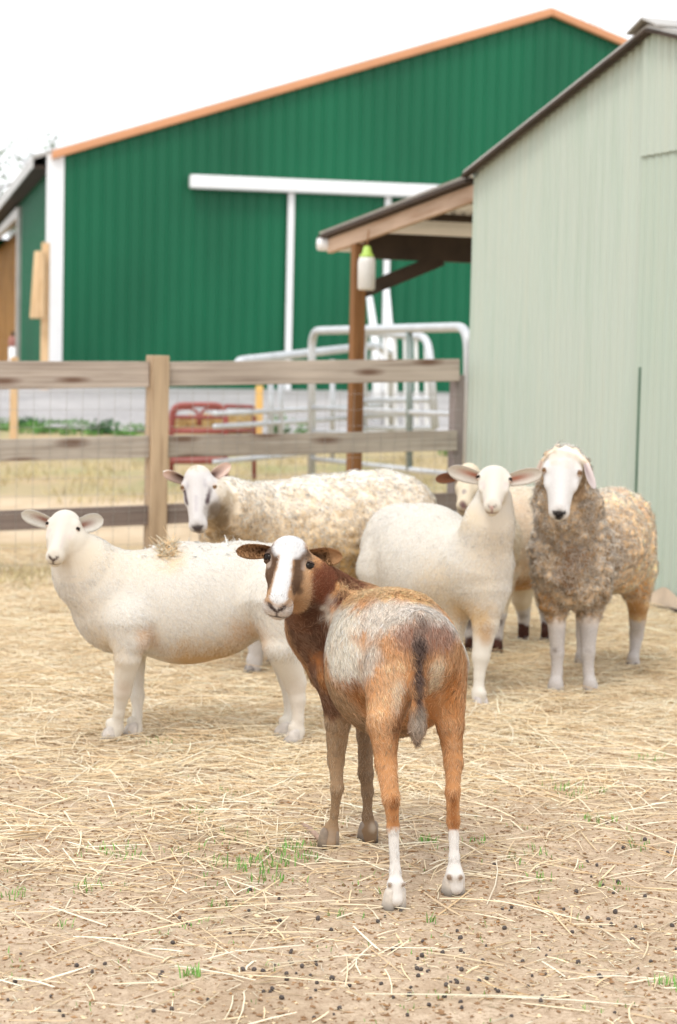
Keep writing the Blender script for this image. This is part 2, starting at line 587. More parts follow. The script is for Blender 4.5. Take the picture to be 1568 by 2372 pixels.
# corner trim, rake trim, roof, fascia
ct = MB()
w_ = .0
e0 = BC - ub * .10 + nb * .05
e1 = BC + ub * .20 + nb * .05
ct.hexa([(e0[0], e0[1], .4), (e1[0], e1[1], .4), (e1[0] + vb[0] * .06, e1[1] + vb[1] * .06, .4), (e0[0] + vb[0] * .06, e0[1] + vb[1] * .06, .4)],
        [(e0[0], e0[1], EAVE), (e1[0], e1[1], EAVE + .07), (e1[0] + vb[0] * .06, e1[1] + vb[1] * .06, EAVE + .07), (e0[0] + vb[0] * .06, e0[1] + vb[1] * .06, EAVE)])
ct.build('corner_trim', M['white_trim'], barn, bevel=.01)
sl = (PEAK - EAVE) / HALF
for sgn, nm in ((1, 'l'), (-1, 'r')):
    s0 = -.02 if sgn == 1 else 2 * HALF + .35
    def rp_(s_, out, dz): 
        q = BC + ub * s_ + nb * out
        return (q[0], q[1], EAVE + sl * (s_ if sgn == 1 else 2 * HALF - s_) + dz)
    rk = MB()
    rk.hexa([rp_(s0, .16, -.07), rp_(s0, .045, -.07), rp_(s0, .045, .075), rp_(s0, .16, .075)],
            [rp_(HALF, .16, -.07), rp_(HALF, .045, -.07), rp_(HALF, .045, .075), rp_(HALF, .16, .075)])
    rk.build('rake_trim', M['copper_trim'], barn, bevel=.02)
    rf = MB()
    sE = -.32 if sgn == 1 else 2 * HALF + .32
    rf.hexa([rp_(sE, .04, .03), rp_(HALF, .04, .03), rp_(HALF, .04, .10), rp_(sE, .04, .10)],
            [rp_(sE, -DEPTH - .3, .03), rp_(HALF, -DEPTH - .3, .03), rp_(HALF, -DEPTH - .3, .10), rp_(sE, -DEPTH - .3, .10)])
    rf.build('roof', M['roof_grey'], barn)
fa = MB()
fa.beam(tuple(BC - ub * .34 + nb * .02 + np.array([0, 0, -.12])), tuple(BC - ub * .34 + vb * DEPTH + np.array([0, 0, -.12])), .03, .22, -ub)
fa.build('fascia', M['fascia'], barn, bevel=.006)
sf = MB()
sf.beam(tuple(BC - ub * .165 + nb * .01 + np.array([0, 0, -.20])), tuple(BC - ub * .165 + vb * DEPTH + np.array([0, 0, -.20])), .30, .03, -ub)
sf.build('soffit', M['dark'], barn)
# sliding door and its track
def bs(px, py): return onplane(px, py, BC + nb * .1, nb)
tl, tr = bs(438, 421), bs(1160, 452)
tk = MB()
tk.beam(tl + nb * .07, (tr[0] + nb[0] * .07, tr[1] + nb[1] * .07, tl[2]), .20, .235, nb)
tk.build('door_track', M['white_trim'], barn, bevel=.03)
d0 = bs(668, 600); d1 = bs(902, 600)
s0, s1 = float(np.dot(d0 - BC, ub)), float(np.dot(d1 - BC, ub))
door = ribbed('sliding_door', M['barn_green'], barn, BC + ub * s0 + nb * .055, ub, nb, s1 - s0, trapezoid(.2286, .02), .55, tl[2] - .05)
st = MB()
for s_ in (s0 + .03, s1 - .05):
    q = BC + ub * s_ + nb * .10
    st.beam((q[0], q[1], .60), (q[0], q[1], tl[2] - .12), .05, .115, nb)
st.build('door_stile', M['white_trim'], barn, bevel=.008)

# board on a post and hydrant in front of the barn's corner
pb = P(105, 700, 33.6)
bx = empty('post_box', (pb[0], pb[1], .6), 'pale wooden box mounted on a post beside the white barn corner trim', 'box')
q = MB(); q.beam((pb[0], pb[1], .4), (pb[0], pb[1], P(105, 562, 33.6)[2]), .13, .12); q.build('post', M['pale_wood'], bx, bevel=.008)
q = MB()
za, zb = P(92, 738, 33.4)[2], P(92, 582, 33.4)[2]
xa, xb = P(74, 660, 33.4)[0], P(104, 660, 33.4)[0]
q.hexa([(xa - .02, 33.3, za), (xb, 33.3, za), (xb, 33.48, za), (xa - .02, 33.48, za)],
       [(xa + .05, 33.3, zb), (xb, 33.3, zb), (xb, 33.48, zb), (xa + .05, 33.48, zb)])
q.build('panel', M['pale_wood'], bx, bevel=.02)
hp = P(28, 800, 31)
hy = empty('yard_hydrant', (hp[0], hp[1], gz(0, 31)), 'small red and white standpipe at the far left before the barn boards', 'hydrant')
q = MB(); q.tube([(hp[0], hp[1], gz(0, 31) - .05), (hp[0], hp[1], P(28, 800, 31)[2])], .05, 12); q.build('pipe', M['pvc'], hy, True)
q = MB(); q.lathe((hp[0], hp[1], P(28, 800, 31)[2]), [(.05, -.02), (.055, .02), (.055, .10), (.04, .14), (.0, .15)], 14); q.build('cap', M['red_paint'], hy, True)
q = MB(); q.tube([(hp[0], hp[1], P(28, 785, 31)[2]), (hp[0] + .02, hp[1], P(28, 768, 31)[2])], .025, 8); q.build('handle', M['dark'], hy)

M['seam'] = paint('seam_shadow_paint', (.10, .17, .12), .7)
# ------------------------------------------------------------------ pale green shed with a lean-to
SA = np.array([P(1090, 700, 12.9)[0], 12.9, 0])
SE = np.array([P(1505, 700, 10.75)[0], 10.75, 0])
es = nrm(SE - SA)
ns = np.array([-es[1], es[0], 0])                # into the shed (away from the viewer)
if ns[1] < 0: ns = -ns
no = -ns
SH = float(np.linalg.norm(SE - SA))
def sw(px, py, off=0): return onplane(px, py, SA + no * off, no)
SEV = sw(1094, 404)[2]
SPK = sw(1505, 74)[2]
shed = empty('shed', (SA[0], SA[1], 0), 'pale sage green corrugated steel shed with a timber lean-to on its side', 'shed')
def sroof(s_): return SEV + (SPK - SEV) * (1 - abs(s_ - SH) / SH)
def ss(px, py=900): return float(np.dot(sw(px, py) - SA, es))
c1, c2, c3 = ss(1245), ss(1473), 2 * SH
cor = sine()
g2 = ss(1498, 200)
zpanel = sw(1500, 362)[2]
ribbed('wall_sheet', M['shed'], shed, SA, es, no, c1 + .03, cor, .03, lambda s_: sroof(s_) - .005)
ribbed('wall_sheet', M['shed'], shed, SA + es * c1 + no * .006, es, no, c2 - c1 + .02, cor, .03, lambda s_: sroof(s_ + c1) - .005)
ribbed('wall_sheet', M['shed_green'], shed, SA + es * c2 + no * .014, es, no, c3 - c2, cor, .03, lambda s_: sroof(s_ + c2) - .005)
ribbed('gable_sheet', M['shed'], shed, SA + es * g2 + no * .026, es, no, .75, cor, lambda s_: zpanel, lambda s_: sroof(s_ + g2) - .005)
SD = 4.5
bw = MB()
for a, b_ in ((SA, SA + ns * SD), (SA + ns * SD, SA + ns * SD + es * c3), (SA + es * c3, SA + es * c3 + ns * SD)):
    bw.hexa([(a[0], a[1], .0), (a[0] + .02, a[1] + .02, .0), (a[0] + .02, a[1] + .02, SEV - .02), (a[0], a[1], SEV - .02)],
            [(b_[0], b_[1], .0), (b_[0] + .02, b_[1] + .02, .0), (b_[0] + .02, b_[1] + .02, SEV - .02), (b_[0], b_[1], SEV - .02)])
bw.build('back_wall', M['shed'], shed)
# roof planes, rake edge and ridge cap
ssl = (SPK - SEV) / SH
def srp(s_, out, dz):
    q = SA + es * s_ + no * out
    return np.array([q[0], q[1], SPK - ssl * abs(s_ - SH) + dz])
for (sa, sb) in ((-.02, SH), (2 * SH + .1, SH)):
    q = MB()
    q.hexa([srp(sa, .07, .0), srp(sb, .07, .0), srp(sb, .07, .022), srp(sa, .07, .022)],
           [srp(sa, -SD, .0), srp(sb, -SD, .0), srp(sb, -SD, .022), srp(sa, -SD, .022)])
    q.build('roof', M['roof_grey'], shed)
    q = MB()
    q.hexa([srp(sa, .085, -.02), srp(sa, .036, -.02), srp(sa, .036, -.002), srp(sa, .085, -.002)],
           [srp(sb, .085, -.02), srp(sb, .036, -.02), srp(sb, .036, -.002), srp(sb, .085, -.002)])
    q.build('rake_board', M['dark'], shed)
q = MB()
for sgn in (-1, 1):
    a, b_ = srp(SH, .11, .045), srp(SH + sgn * .16, .11, .026)
    a2, b2 = srp(SH, -SD, .045), srp(SH + sgn * .16, -SD, .026)
    q.hexa([a, b_, b_ + (0, 0, .012), a + (0, 0, .012)], [a2, b2, b2 + (0, 0, .012), a2 + (0, 0, .012)])
q.build('ridge_cap', M['roof_grey'], shed)
q = MB()
a, b_ = sw(1486, 1400, .05), sw(1640, 1445, .05)
q.tube([(a[0], a[1], .02), ((a[0] + b_[0]) / 2, (a[1] + b_[1]) / 2, .035), (b_[0], b_[1], .02)], .014, 8)  # thin dark round line along the foot of the wall
q.build('base_dark_line', M['dark'], shed)
q = MB()
a, b_ = sw(1470, 1250, .02), sw(1477, 850, .02)
q.beam((a[0], a[1], .05), (a[0], a[1], b_[2]), .012, .02, no)  # solid dark strip, painted as the shade inside the sheet seam
q.build('seam_shade_strip', M['seam'], shed)
# mud crust low on the wall
q = MB()
n_ = 60
for i in range(n_):
    s_ = 1.65 + i * .028
    hh = .10 + .03 * math.sin(i * .23) + .012 * math.sin(i * .61)
    a = SA + es * s_ + no * .024; b_ = SA + es * (s_ + .028) + no * .024
    q.add([(a[0], a[1], .0), (b_[0], b_[1], .0), (b_[0], b_[1], hh), (a[0], a[1], hh)], [(0, 1, 2, 3)])
q.build('mud_stain', M['tan_mud'], shed)
# lean-to
LEN = 2.66
LE = SA - es * LEN
z_hi = sw(1092, 446)[2]; z_lo = onplane(778, 567, SA, no)[2]
def lp(s_, dep, dz):
    """s_ metres out from the shed corner, dep metres back"""
    q = SA - es * s_ + ns * dep
    return np.array([q[0], q[1], z_hi + (z_lo - z_hi) * s_ / LEN + dz])
q = MB(); q.hexa([lp(-.0, .0, -.055), lp(0, .045, -.055), lp(0, .045, .055), lp(0, 0, .055)],
                 [lp(LEN, .0, -.055), lp(LEN, .045, -.055), lp(LEN, .045, .055), lp(LEN, 0, .055)])
q.build('barge_board', M['barge_wood'], shed, bevel=.005)
LD = 2.6
V, F = [], []
nn = int(LD / .0095)
for i in range(nn + 1):
    dep = -.05 + LD * i / nn
    o = .012 * math.sin(2 * math.pi * dep / .076)
    V += [lp(-.05, dep, .100 + o), lp(LEN + .06, dep, .100 + o)]
for i in range(nn): F.append((2 * i, 2 * i + 1, 2 * i + 3, 2 * i + 2))
mesh_np('lean_to_roof', V, F, M['white_trim'], shed, True)
q = MB()
q.hexa([lp(.0, -.06, .060), lp(0, .05, .060), lp(0, .05, .085), lp(0, -.06, .085)],
       [lp(LEN + .05, -.06, .060), lp(LEN + .05, .05, .060), lp(LEN + .05, .05, .085), lp(LEN + .05, -.06, .085)])
q.build('roof_edge', M['dark'], shed)
for s_ in (.62, 1.40):
    q = MB(); q.hexa([lp(s_, .05, .035), lp(s_ + .05, .05, .035), lp(s_ + .05, .05, .082), lp(s_, .05, .082)],
                     [lp(s_, LD, .035), lp(s_ + .05, LD, .035), lp(s_ + .05, LD, .082), lp(s_, LD, .082)])
    q.build('purlin', M['dark'], shed)
sp = float(np.dot(SA - onplane(811, 900, SA, no), es))     # post's distance out from the shed
q = MB(); q.hexa([lp(sp + .02, .09, -.16), lp(sp - .03, .09, -.16), lp(sp - .03, .09, .03), lp(sp + .02, .09, .03)],
                 [lp(sp + .02, LD, -.16), lp(sp - .03, LD, -.16), lp(sp - .03, LD, .03), lp(sp + .02, LD, .03)])
q.build('eave_beam', M['dark'], shed, bevel=.004)
pz = lp(sp, .045, -.055)
for dep in (.045, LD - .1):
    b_ = lp(sp, dep, 0)
    q = MB(); q.beam((b_[0], b_[1], -.1), (b_[0], b_[1], pz[2] + (0.02 if dep > 1 else 0)), .095, .095, es)
    q.build('post', M['brown_wood'], shed, bevel=.006)
pa = lp(sp, .09, 0); pa[2] = onplane(868, 672, pa, no)[2]
pd = lp(sp, .72, -.14)
q = MB(); q.beam(pa, pd, .05, .10, es); q.build('brace', M['dark'], shed, bevel=.004)
q = MB()
g0, g1 = lp(LEN + .03, -.06, .02), lp(LEN + .03, LD, .02)
q.tube([g0, g1], .055, 14)
q.build('gutter', M['pvc'], shed, True)

# feeding bottle hanging by the post
bc = onplane(849, 630, lp(sp - .05, -.13, 0), no)
bt = empty('hanging_bottle', (bc[0], bc[1], bc[2] - .12), 'milky white bottle with a lime green top hanging beside the lean-to post', 'bottle')
q = MB(); q.lathe(bc, [(.0, -.130), (.05, -.128), (.062, -.115), (.063, .07), (.055, .1), (.045, .11)], 20); q.build('bottle_body', M['bottle'], bt, True)
q = MB(); q.lathe(bc, [(.052, .10), (.052, .12), (.036, .13), (.026, .175), (.016, .185), (0, .185)], 18); q.build('bottle_cap', M['lime'], bt, True)
q = MB(); q.tube([bc + (0, 0, .19), bc + (.01, .04, .30)], .006, 6); q.build('hook', M['brown_wood'], bt)

# ------------------------------------------------------------------ weathered rail fence with wire mesh
FA = np.array([P(0, 800, 11.4)[0], 11.4, 0]); FB = np.array([P(1070, 800, 12.85)[0], 12.85, 0])
ef = nrm(FB - FA); nf_ = np.array([ef[1], -ef[0], 0])        # towards the viewer
fence = empty('fence', (FA[0], FA[1], 0), 'weathered grey brown three-rail fence with square posts and thin wire mesh', 'fence')
def fp(px, py, off=0): return onplane(px, py, FA + nf_ * off, nf_)
def rail(x0, y0t, y0b, x1, y1t, y1b, mat, off=0.0, th=.035, ext=0):
    a0, a1, b0, b1 = fp(x0, y0b), fp(x0, y0t), fp(x1, y1b), fp(x1, y1t)
    if ext:
        d0, d1 = (a0 - b0), (a1 - b1)
        a0 = a0 + nrm(d0) * ext; a1 = a1 + nrm(d1) * ext
    n2 = nf_ * off; t_ = -nf_ * th
    q = MB(); q.hexa([a0 + n2, a0 + n2 + t_, a1 + n2 + t_, a1 + n2], [b0 + n2, b0 + n2 + t_, b1 + n2 + t_, b1 + n2])
    q.build('rail', M[mat], fence, bevel=.004)
rail(0, 836, 902, 346, 837, 896, 'rail_wood', ext=2.2)
rail(0, 1018, 1068, 346, 1009, 1060, 'rail_grey', ext=2.2)
rail(0, 1183, 1229, 346, 1170, 1216, 'low_wood', ext=2.2)
rail(388, 838, 894, 1066, 831, 883, 'rail_wood', -.004)
rail(388, 1009, 1060, 1060, 997, 1043, 'rail_grey', -.004)
rail(388, 1168, 1214, 1060, 1141, 1180, 'low_wood', -.004)
def fpost(px, ytop, mat, w=.105, off=.0, slim=None):
    b_ = fp(px, 1000); zt = fp(px, ytop)[2]
    b_ = b_ + nf_ * off
    q = MB(); q.beam((b_[0], b_[1], -.2), (b_[0], b_[1], zt), slim or w, w, ef)
    q.build('post', M[mat], fence, bevel=.006)
fpost(366, 823, 'post_wood', .110, -.02)
fpost(1068, 868, 'end_post', .075, -.065)
fpost(-330, 823, 'post_wood', .110, -.02)
q = MB()
Lf = float(np.linalg.norm(FB - FA))
z0, z1 = .02, 1.22
s_ = -2.2
while s_ < Lf - .05:
    b_ = FA + ef * s_ + nf_ * .012
    q.tube([(b_[0], b_[1], z0), (b_[0] + .003, b_[1], z1 - .1)], .0012, 4, False)
    s_ += .1
for z in np.arange(.06, 1.16, .1):
    a = FA - ef * 2.2 + nf_ * .012; b_ = FB + nf_ * .012
    q.tube([(a[0], a[1], z), (b_[0], b_[1], z + .04)], .0011, 4, False)
q.build('wire_mesh', M['wire'], fence)

# far fence posts by the drive
for px, yt, yb, D, mt, lab in ((33, 826, 1008, 25.5, 'pale_wood', 'slim pale wooden post in the weeds beyond the rail fence'),
                              (601, 893, 992, 26.0, 'yellow_wood', 'bright yellow timber post behind the red feeder')):
    b_ = P(px, 900, D)
    q = MB(); w_ = 17 * D / CF
    q.beam((b_[0], b_[1], gz(0, D) - .1), (b_[0], b_[1], P(px, yt, D)[2]), w_, w_)
    o = q.build('post', M[mt], None, bevel=.01, origin=(b_[0], b_[1], gz(0, D)))
    tag(o, lab, 'post')

# ------------------------------------------------------------------ galvanised livestock panels
def curve(pts, n=6, rad=.16):
    """polyline with rounded inner corners"""
    pts = [np.asarray(p, float) for p in pts]
    out = [pts[0]]
    for i in range(1, len(pts) - 1):
        a, b_, c = pts[i - 1], pts[i], pts[i + 1]
        p_ = b_ + nrm(a - b_) * rad; q_ = b_ + nrm(c - b_) * rad
        for k in range(n + 1):
            t_ = k / n
            out.append(p_ * (1 - t_) ** 2 + b_ * 2 * t_ * (1 - t_) + q_ * t_ ** 2)
    out.append(pts[-1])
    return out
pA0 = P(722, 900, 20.0); pA1 = P(1084, 900, 16.6)
ua = nrm([pA1[0] - pA0[0], pA1[1] - pA0[1], 0]); na = np.array([ua[1], -ua[0], 0])
def pa_(px, py): return onplane(px, py, pA0, na)
panel = empty('livestock_panel', (pA0[0], pA0[1], 0), 'galvanised tube panel with rounded top corners ending at the shed wall', 'livestock panel')
q = MB()
bl = pa_(722, 1105); br = pa_(1084, 1130)
q.tube(curve([bl, pa_(722, 766), pa_(1084, 757), br], rad=.2), .040, 12)
q.build('frame', M['galv'], panel, True)
for y0, y1 in ((944, 960), (1000, 1012), (1062, 1102)):
    q = MB(); q.tube([pa_(722, y0), pa_(1084, y1)], .024, 10); q.build('rail', M['galv'], panel, True)
q = MB(); q.tube([pa_(948, 764), pa_(948, 1090)], .032, 10); q.build('brace', M['galv_dark'], panel, True)

pB0 = P(500, 900, 18.6); pB1 = P(870, 900, 24.0)
ubp = nrm([pB1[0] - pB0[0], pB1[1] - pB0[1], 0]); nbp = np.array([ubp[1], -ubp[0], 0])
def pb_(px, py): return onplane(px, py, pB0, nbp)
chute = empty('loading_chute_side', (pB0[0], pB0[1], 0), 'galvanised panel whose top tube slopes up towards the lean-to post', 'livestock panel')
q = MB(); q.tube(curve([pb_(548, 846), pb_(552, 836), pb_(866, 800), pb_(905, 818), pb_(905, 1000)], rad=.12), .046, 12); q.build('top_tube', M['galv'], chute, True)
for y0, y1 in ((958, 938), (988, 962), (1070, 1030)):
    q = MB(); q.tube([pb_(497, y0), pb_(905, y1)], .026, 10); q.build('rail', M['galv'], chute, True)
for px in (627, 650, 770):
    q = MB(); q.tube([pb_(px, 832 if px > 600 else 840), pb_(px, 1062)], .030, 8); q.build('upright', M['galv'], chute, True)

pC0 = P(840, 900, 23.0); pC1 = P(1006, 900, 21.0)
uc = nrm([pC1[0] - pC0[0], pC1[1] - pC0[1], 0]); nc = np.array([uc[1], -uc[0], 0])
def pc_(px, py): return onplane(px, py, pC0, nc)
gate = empty('slatted_gate', (pC0[0], pC0[1], 0), 'white slatted livestock gate with rounded top behind the lean-to post', 'gate')
q = MB(); q.tube(curve([pc_(842, 1000), pc_(842, 768), pc_(992, 781), pc_(1008, 990)], rad=.22), .042, 12); q.build('frame', M['galv'], gate, True)
for px in (893, 914, 938, 963, 986):
    q = MB(); a, b_ = pc_(px, 778), pc_(px + 3, 994)
    q.beam(a, b_, .025, .062, nc); q.build('slat', M['white_trim'], gate, bevel=.006)
for y in (925, 958, 990):
    q = MB(); q.tube([pc_(842, y + 2), pc_(1006, y)], .03, 8); q.build('rail', M['galv'], gate, True)
q = MB()
cc = pc_(868, 826)
q.tube([cc + uc * .12 * math.cos(a) + np.array([0, 0, .12 * math.sin(a)]) for a in np.linspace(0, 2 * math.pi, 25)], .012, 6, False)
q.build('winch_ring', M['galv'], gate, True)
for (xa, ya, xb, yb, lab) in ((856, 690, 876, 840, 'white leaning pole nearer the lean-to post'), (894, 660, 905, 830, 'white leaning pole against the door edge, tapering upward')):
    a, b_ = P(xa, ya, 30), P(xb, yb, 29)
    q = MB(); q.tube([(b_[0], b_[1], gz(0, 29)), b_, a], [.085, .075, .05], 10)
    o = q.build('pole', M['white_trim'], None, True, origin=(b_[0], b_[1], gz(0, 29)))
    tag(o, lab, 'pole', 'white poles leaning before the barn door')

# red hay feeder beyond the fence
DF = 20.3
fd = empty('hay_feeder', tuple(P(460, 1100, DF)[:2]) + (gz(0, DF),), 'rusty red tube feeder with arched front holding hay', 'hay feeder')
def pf(px, py, d=0): return P(px, py, DF + d)
q = MB(); q.tube(curve([pf(397, 1106), pf(397, 937), pf(523, 937), pf(523, 1106)], rad=.13), .028, 10); q.build('arch_frame', M['red_tube'], fd, True)
for x0, x1 in ((402, 460), (464, 520)):
    q = MB(); q.tube(curve([pf(x0, 985), pf(x0 + 2, 950), pf((x0 + x1) / 2, 944), pf(x1 - 2, 950), pf(x1, 985)], rad=.06), .016, 8); q.build('arch_bar', M['red_tube'], fd, True)
for y, r_ in ((966, .022), (998, .03), (1066, .04)):
    q = MB(); q.tube([pf(397, y), pf(523, y)], r_, 10); q.build('cross_bar', M['red_tube'], fd, True)
q = MB(); q.tube(curve([pf(523, 940), pf(588, 942, .5), pf(589, 1108, .5)], rad=.06), .022, 10); q.build('side_frame', M['red_tube'], fd, True)
for y in (998, 1066):
    q = MB(); q.tube([pf(523, y), pf(588, y - 2, .5)], .022, 8); q.build('side_bar', M['red_tube'], fd, True)
hv = []
hy_ = MB()
a, b_, c, d_ = pf(400, 1000, .05), pf(585, 1000, .45), pf(585, 955, .45), pf(400, 972, .05)
for i in range(420):
    t_ = random.random(); v_ = random.random()
    base = a * (1 - t_) + b_ * t_
    top = d_ * (1 - t_) + c * t_
    p_ = base * (1 - v_) + top * v_ + np.array([0, random.uniform(.02, .35), 0])
    an = random.uniform(0, 6.28); l_ = random.uniform(.08, .2)
    dv = np.array([math.cos(an) * l_, math.sin(an) * l_ * .5, random.uniform(-.05, .05)])
    sdv = np.array([0, 0, .012])
    hy_.add([p_ - dv, p_ - sdv, p_ + dv, p_ + sdv], [(0, 1, 2, 3)])
hy_.build('hay_fill', M['hay'], fd)
#PART3
# ------------------------------------------------------------------ animals: smooth blended bodies grown on measured skeletons
def surface_nets(F, org, h):
    Sg = F < 0
    c = np.zeros(tuple(n - 1 for n in F.shape), np.uint8)
    cor = [(a, b, d) for a in (0, 1) for b in (0, 1) for d in (0, 1)]
    nx_, ny_, nz_ = c.shape
    for a, b, d in cor: c += Sg[a:a + nx_, b:b + ny_, d:d + nz_]
    mixed = (c > 0) & (c < 8)
    ijk = np.argwhere(mixed)
    idx = np.full(c.shape, -1, np.int64); idx[mixed] = np.arange(len(ijk))
    i, j, k = ijk.T
    acc = np.zeros((len(ijk), 3)); cnt = np.zeros(len(ijk))
    for ca in cor:
        for ax in range(3):
            if ca[ax]: continue
            cb = list(ca); cb[ax] = 1
            fa = F[i + ca[0], j + ca[1], k + ca[2]]; fb = F[i + cb[0], j + cb[1], k + cb[2]]
            x = (fa < 0) != (fb < 0)
            t_ = np.where(x, fa / np.where(x, fa - fb, 1), 0)
            p_ = np.array(ca, float)[None].repeat(len(ijk), 0); p_[:, ax] += t_
            acc += p_ * x[:, None]; cnt += x
    V = (ijk + acc / cnt[:, None]) * h + org
    Fs = []
    for ax in range(3):
        sl0 = [slice(1, -1)] * 3; sl1 = [slice(1, -1)] * 3
        sl0[ax] = slice(0, -1); sl1[ax] = slice(1, None)
        s0, s1 = Sg[tuple(sl0)], Sg[tuple(sl1)]
        e = np.argwhere(s0 != s1)
        pos = s0[tuple(e.T)]
        base = e + 1; base[:, ax] -= 1
        u, v = (ax + 1) % 3, (ax + 2) % 3
        q = []
        for du, dv in ((-1, -1), (0, -1), (0, 0), (-1, 0)):
            b2 = base.copy(); b2[:, u] += du; b2[:, v] += dv
            q.append(idx[tuple(b2.T)])
        q = np.stack(q, 1)
        q[~pos] = q[~pos][:, ::-1]
        Fs.append(q)
    Fs = np.concatenate(Fs)
    Fs = Fs[(Fs >= 0).all(1)]
    return V, Fs

def vnormals(V, F):
    n = np.cross(V[F[:, 2]] - V[F[:, 0]], V[F[:, 3]] - V[F[:, 1]])
    o = np.zeros_like(V)
    for k in range(4): np.add.at(o, F[:, k], n)
    return o / (np.linalg.norm(o, axis=1, keepdims=True) + 1e-12)

def seg(p, a, b):
    ab = b - a
    t_ = np.clip(((p - a) @ ab) / (ab @ ab + 1e-12), 0, 1)
    return np.linalg.norm(p - a - t_[..., None] * ab, axis=-1), t_

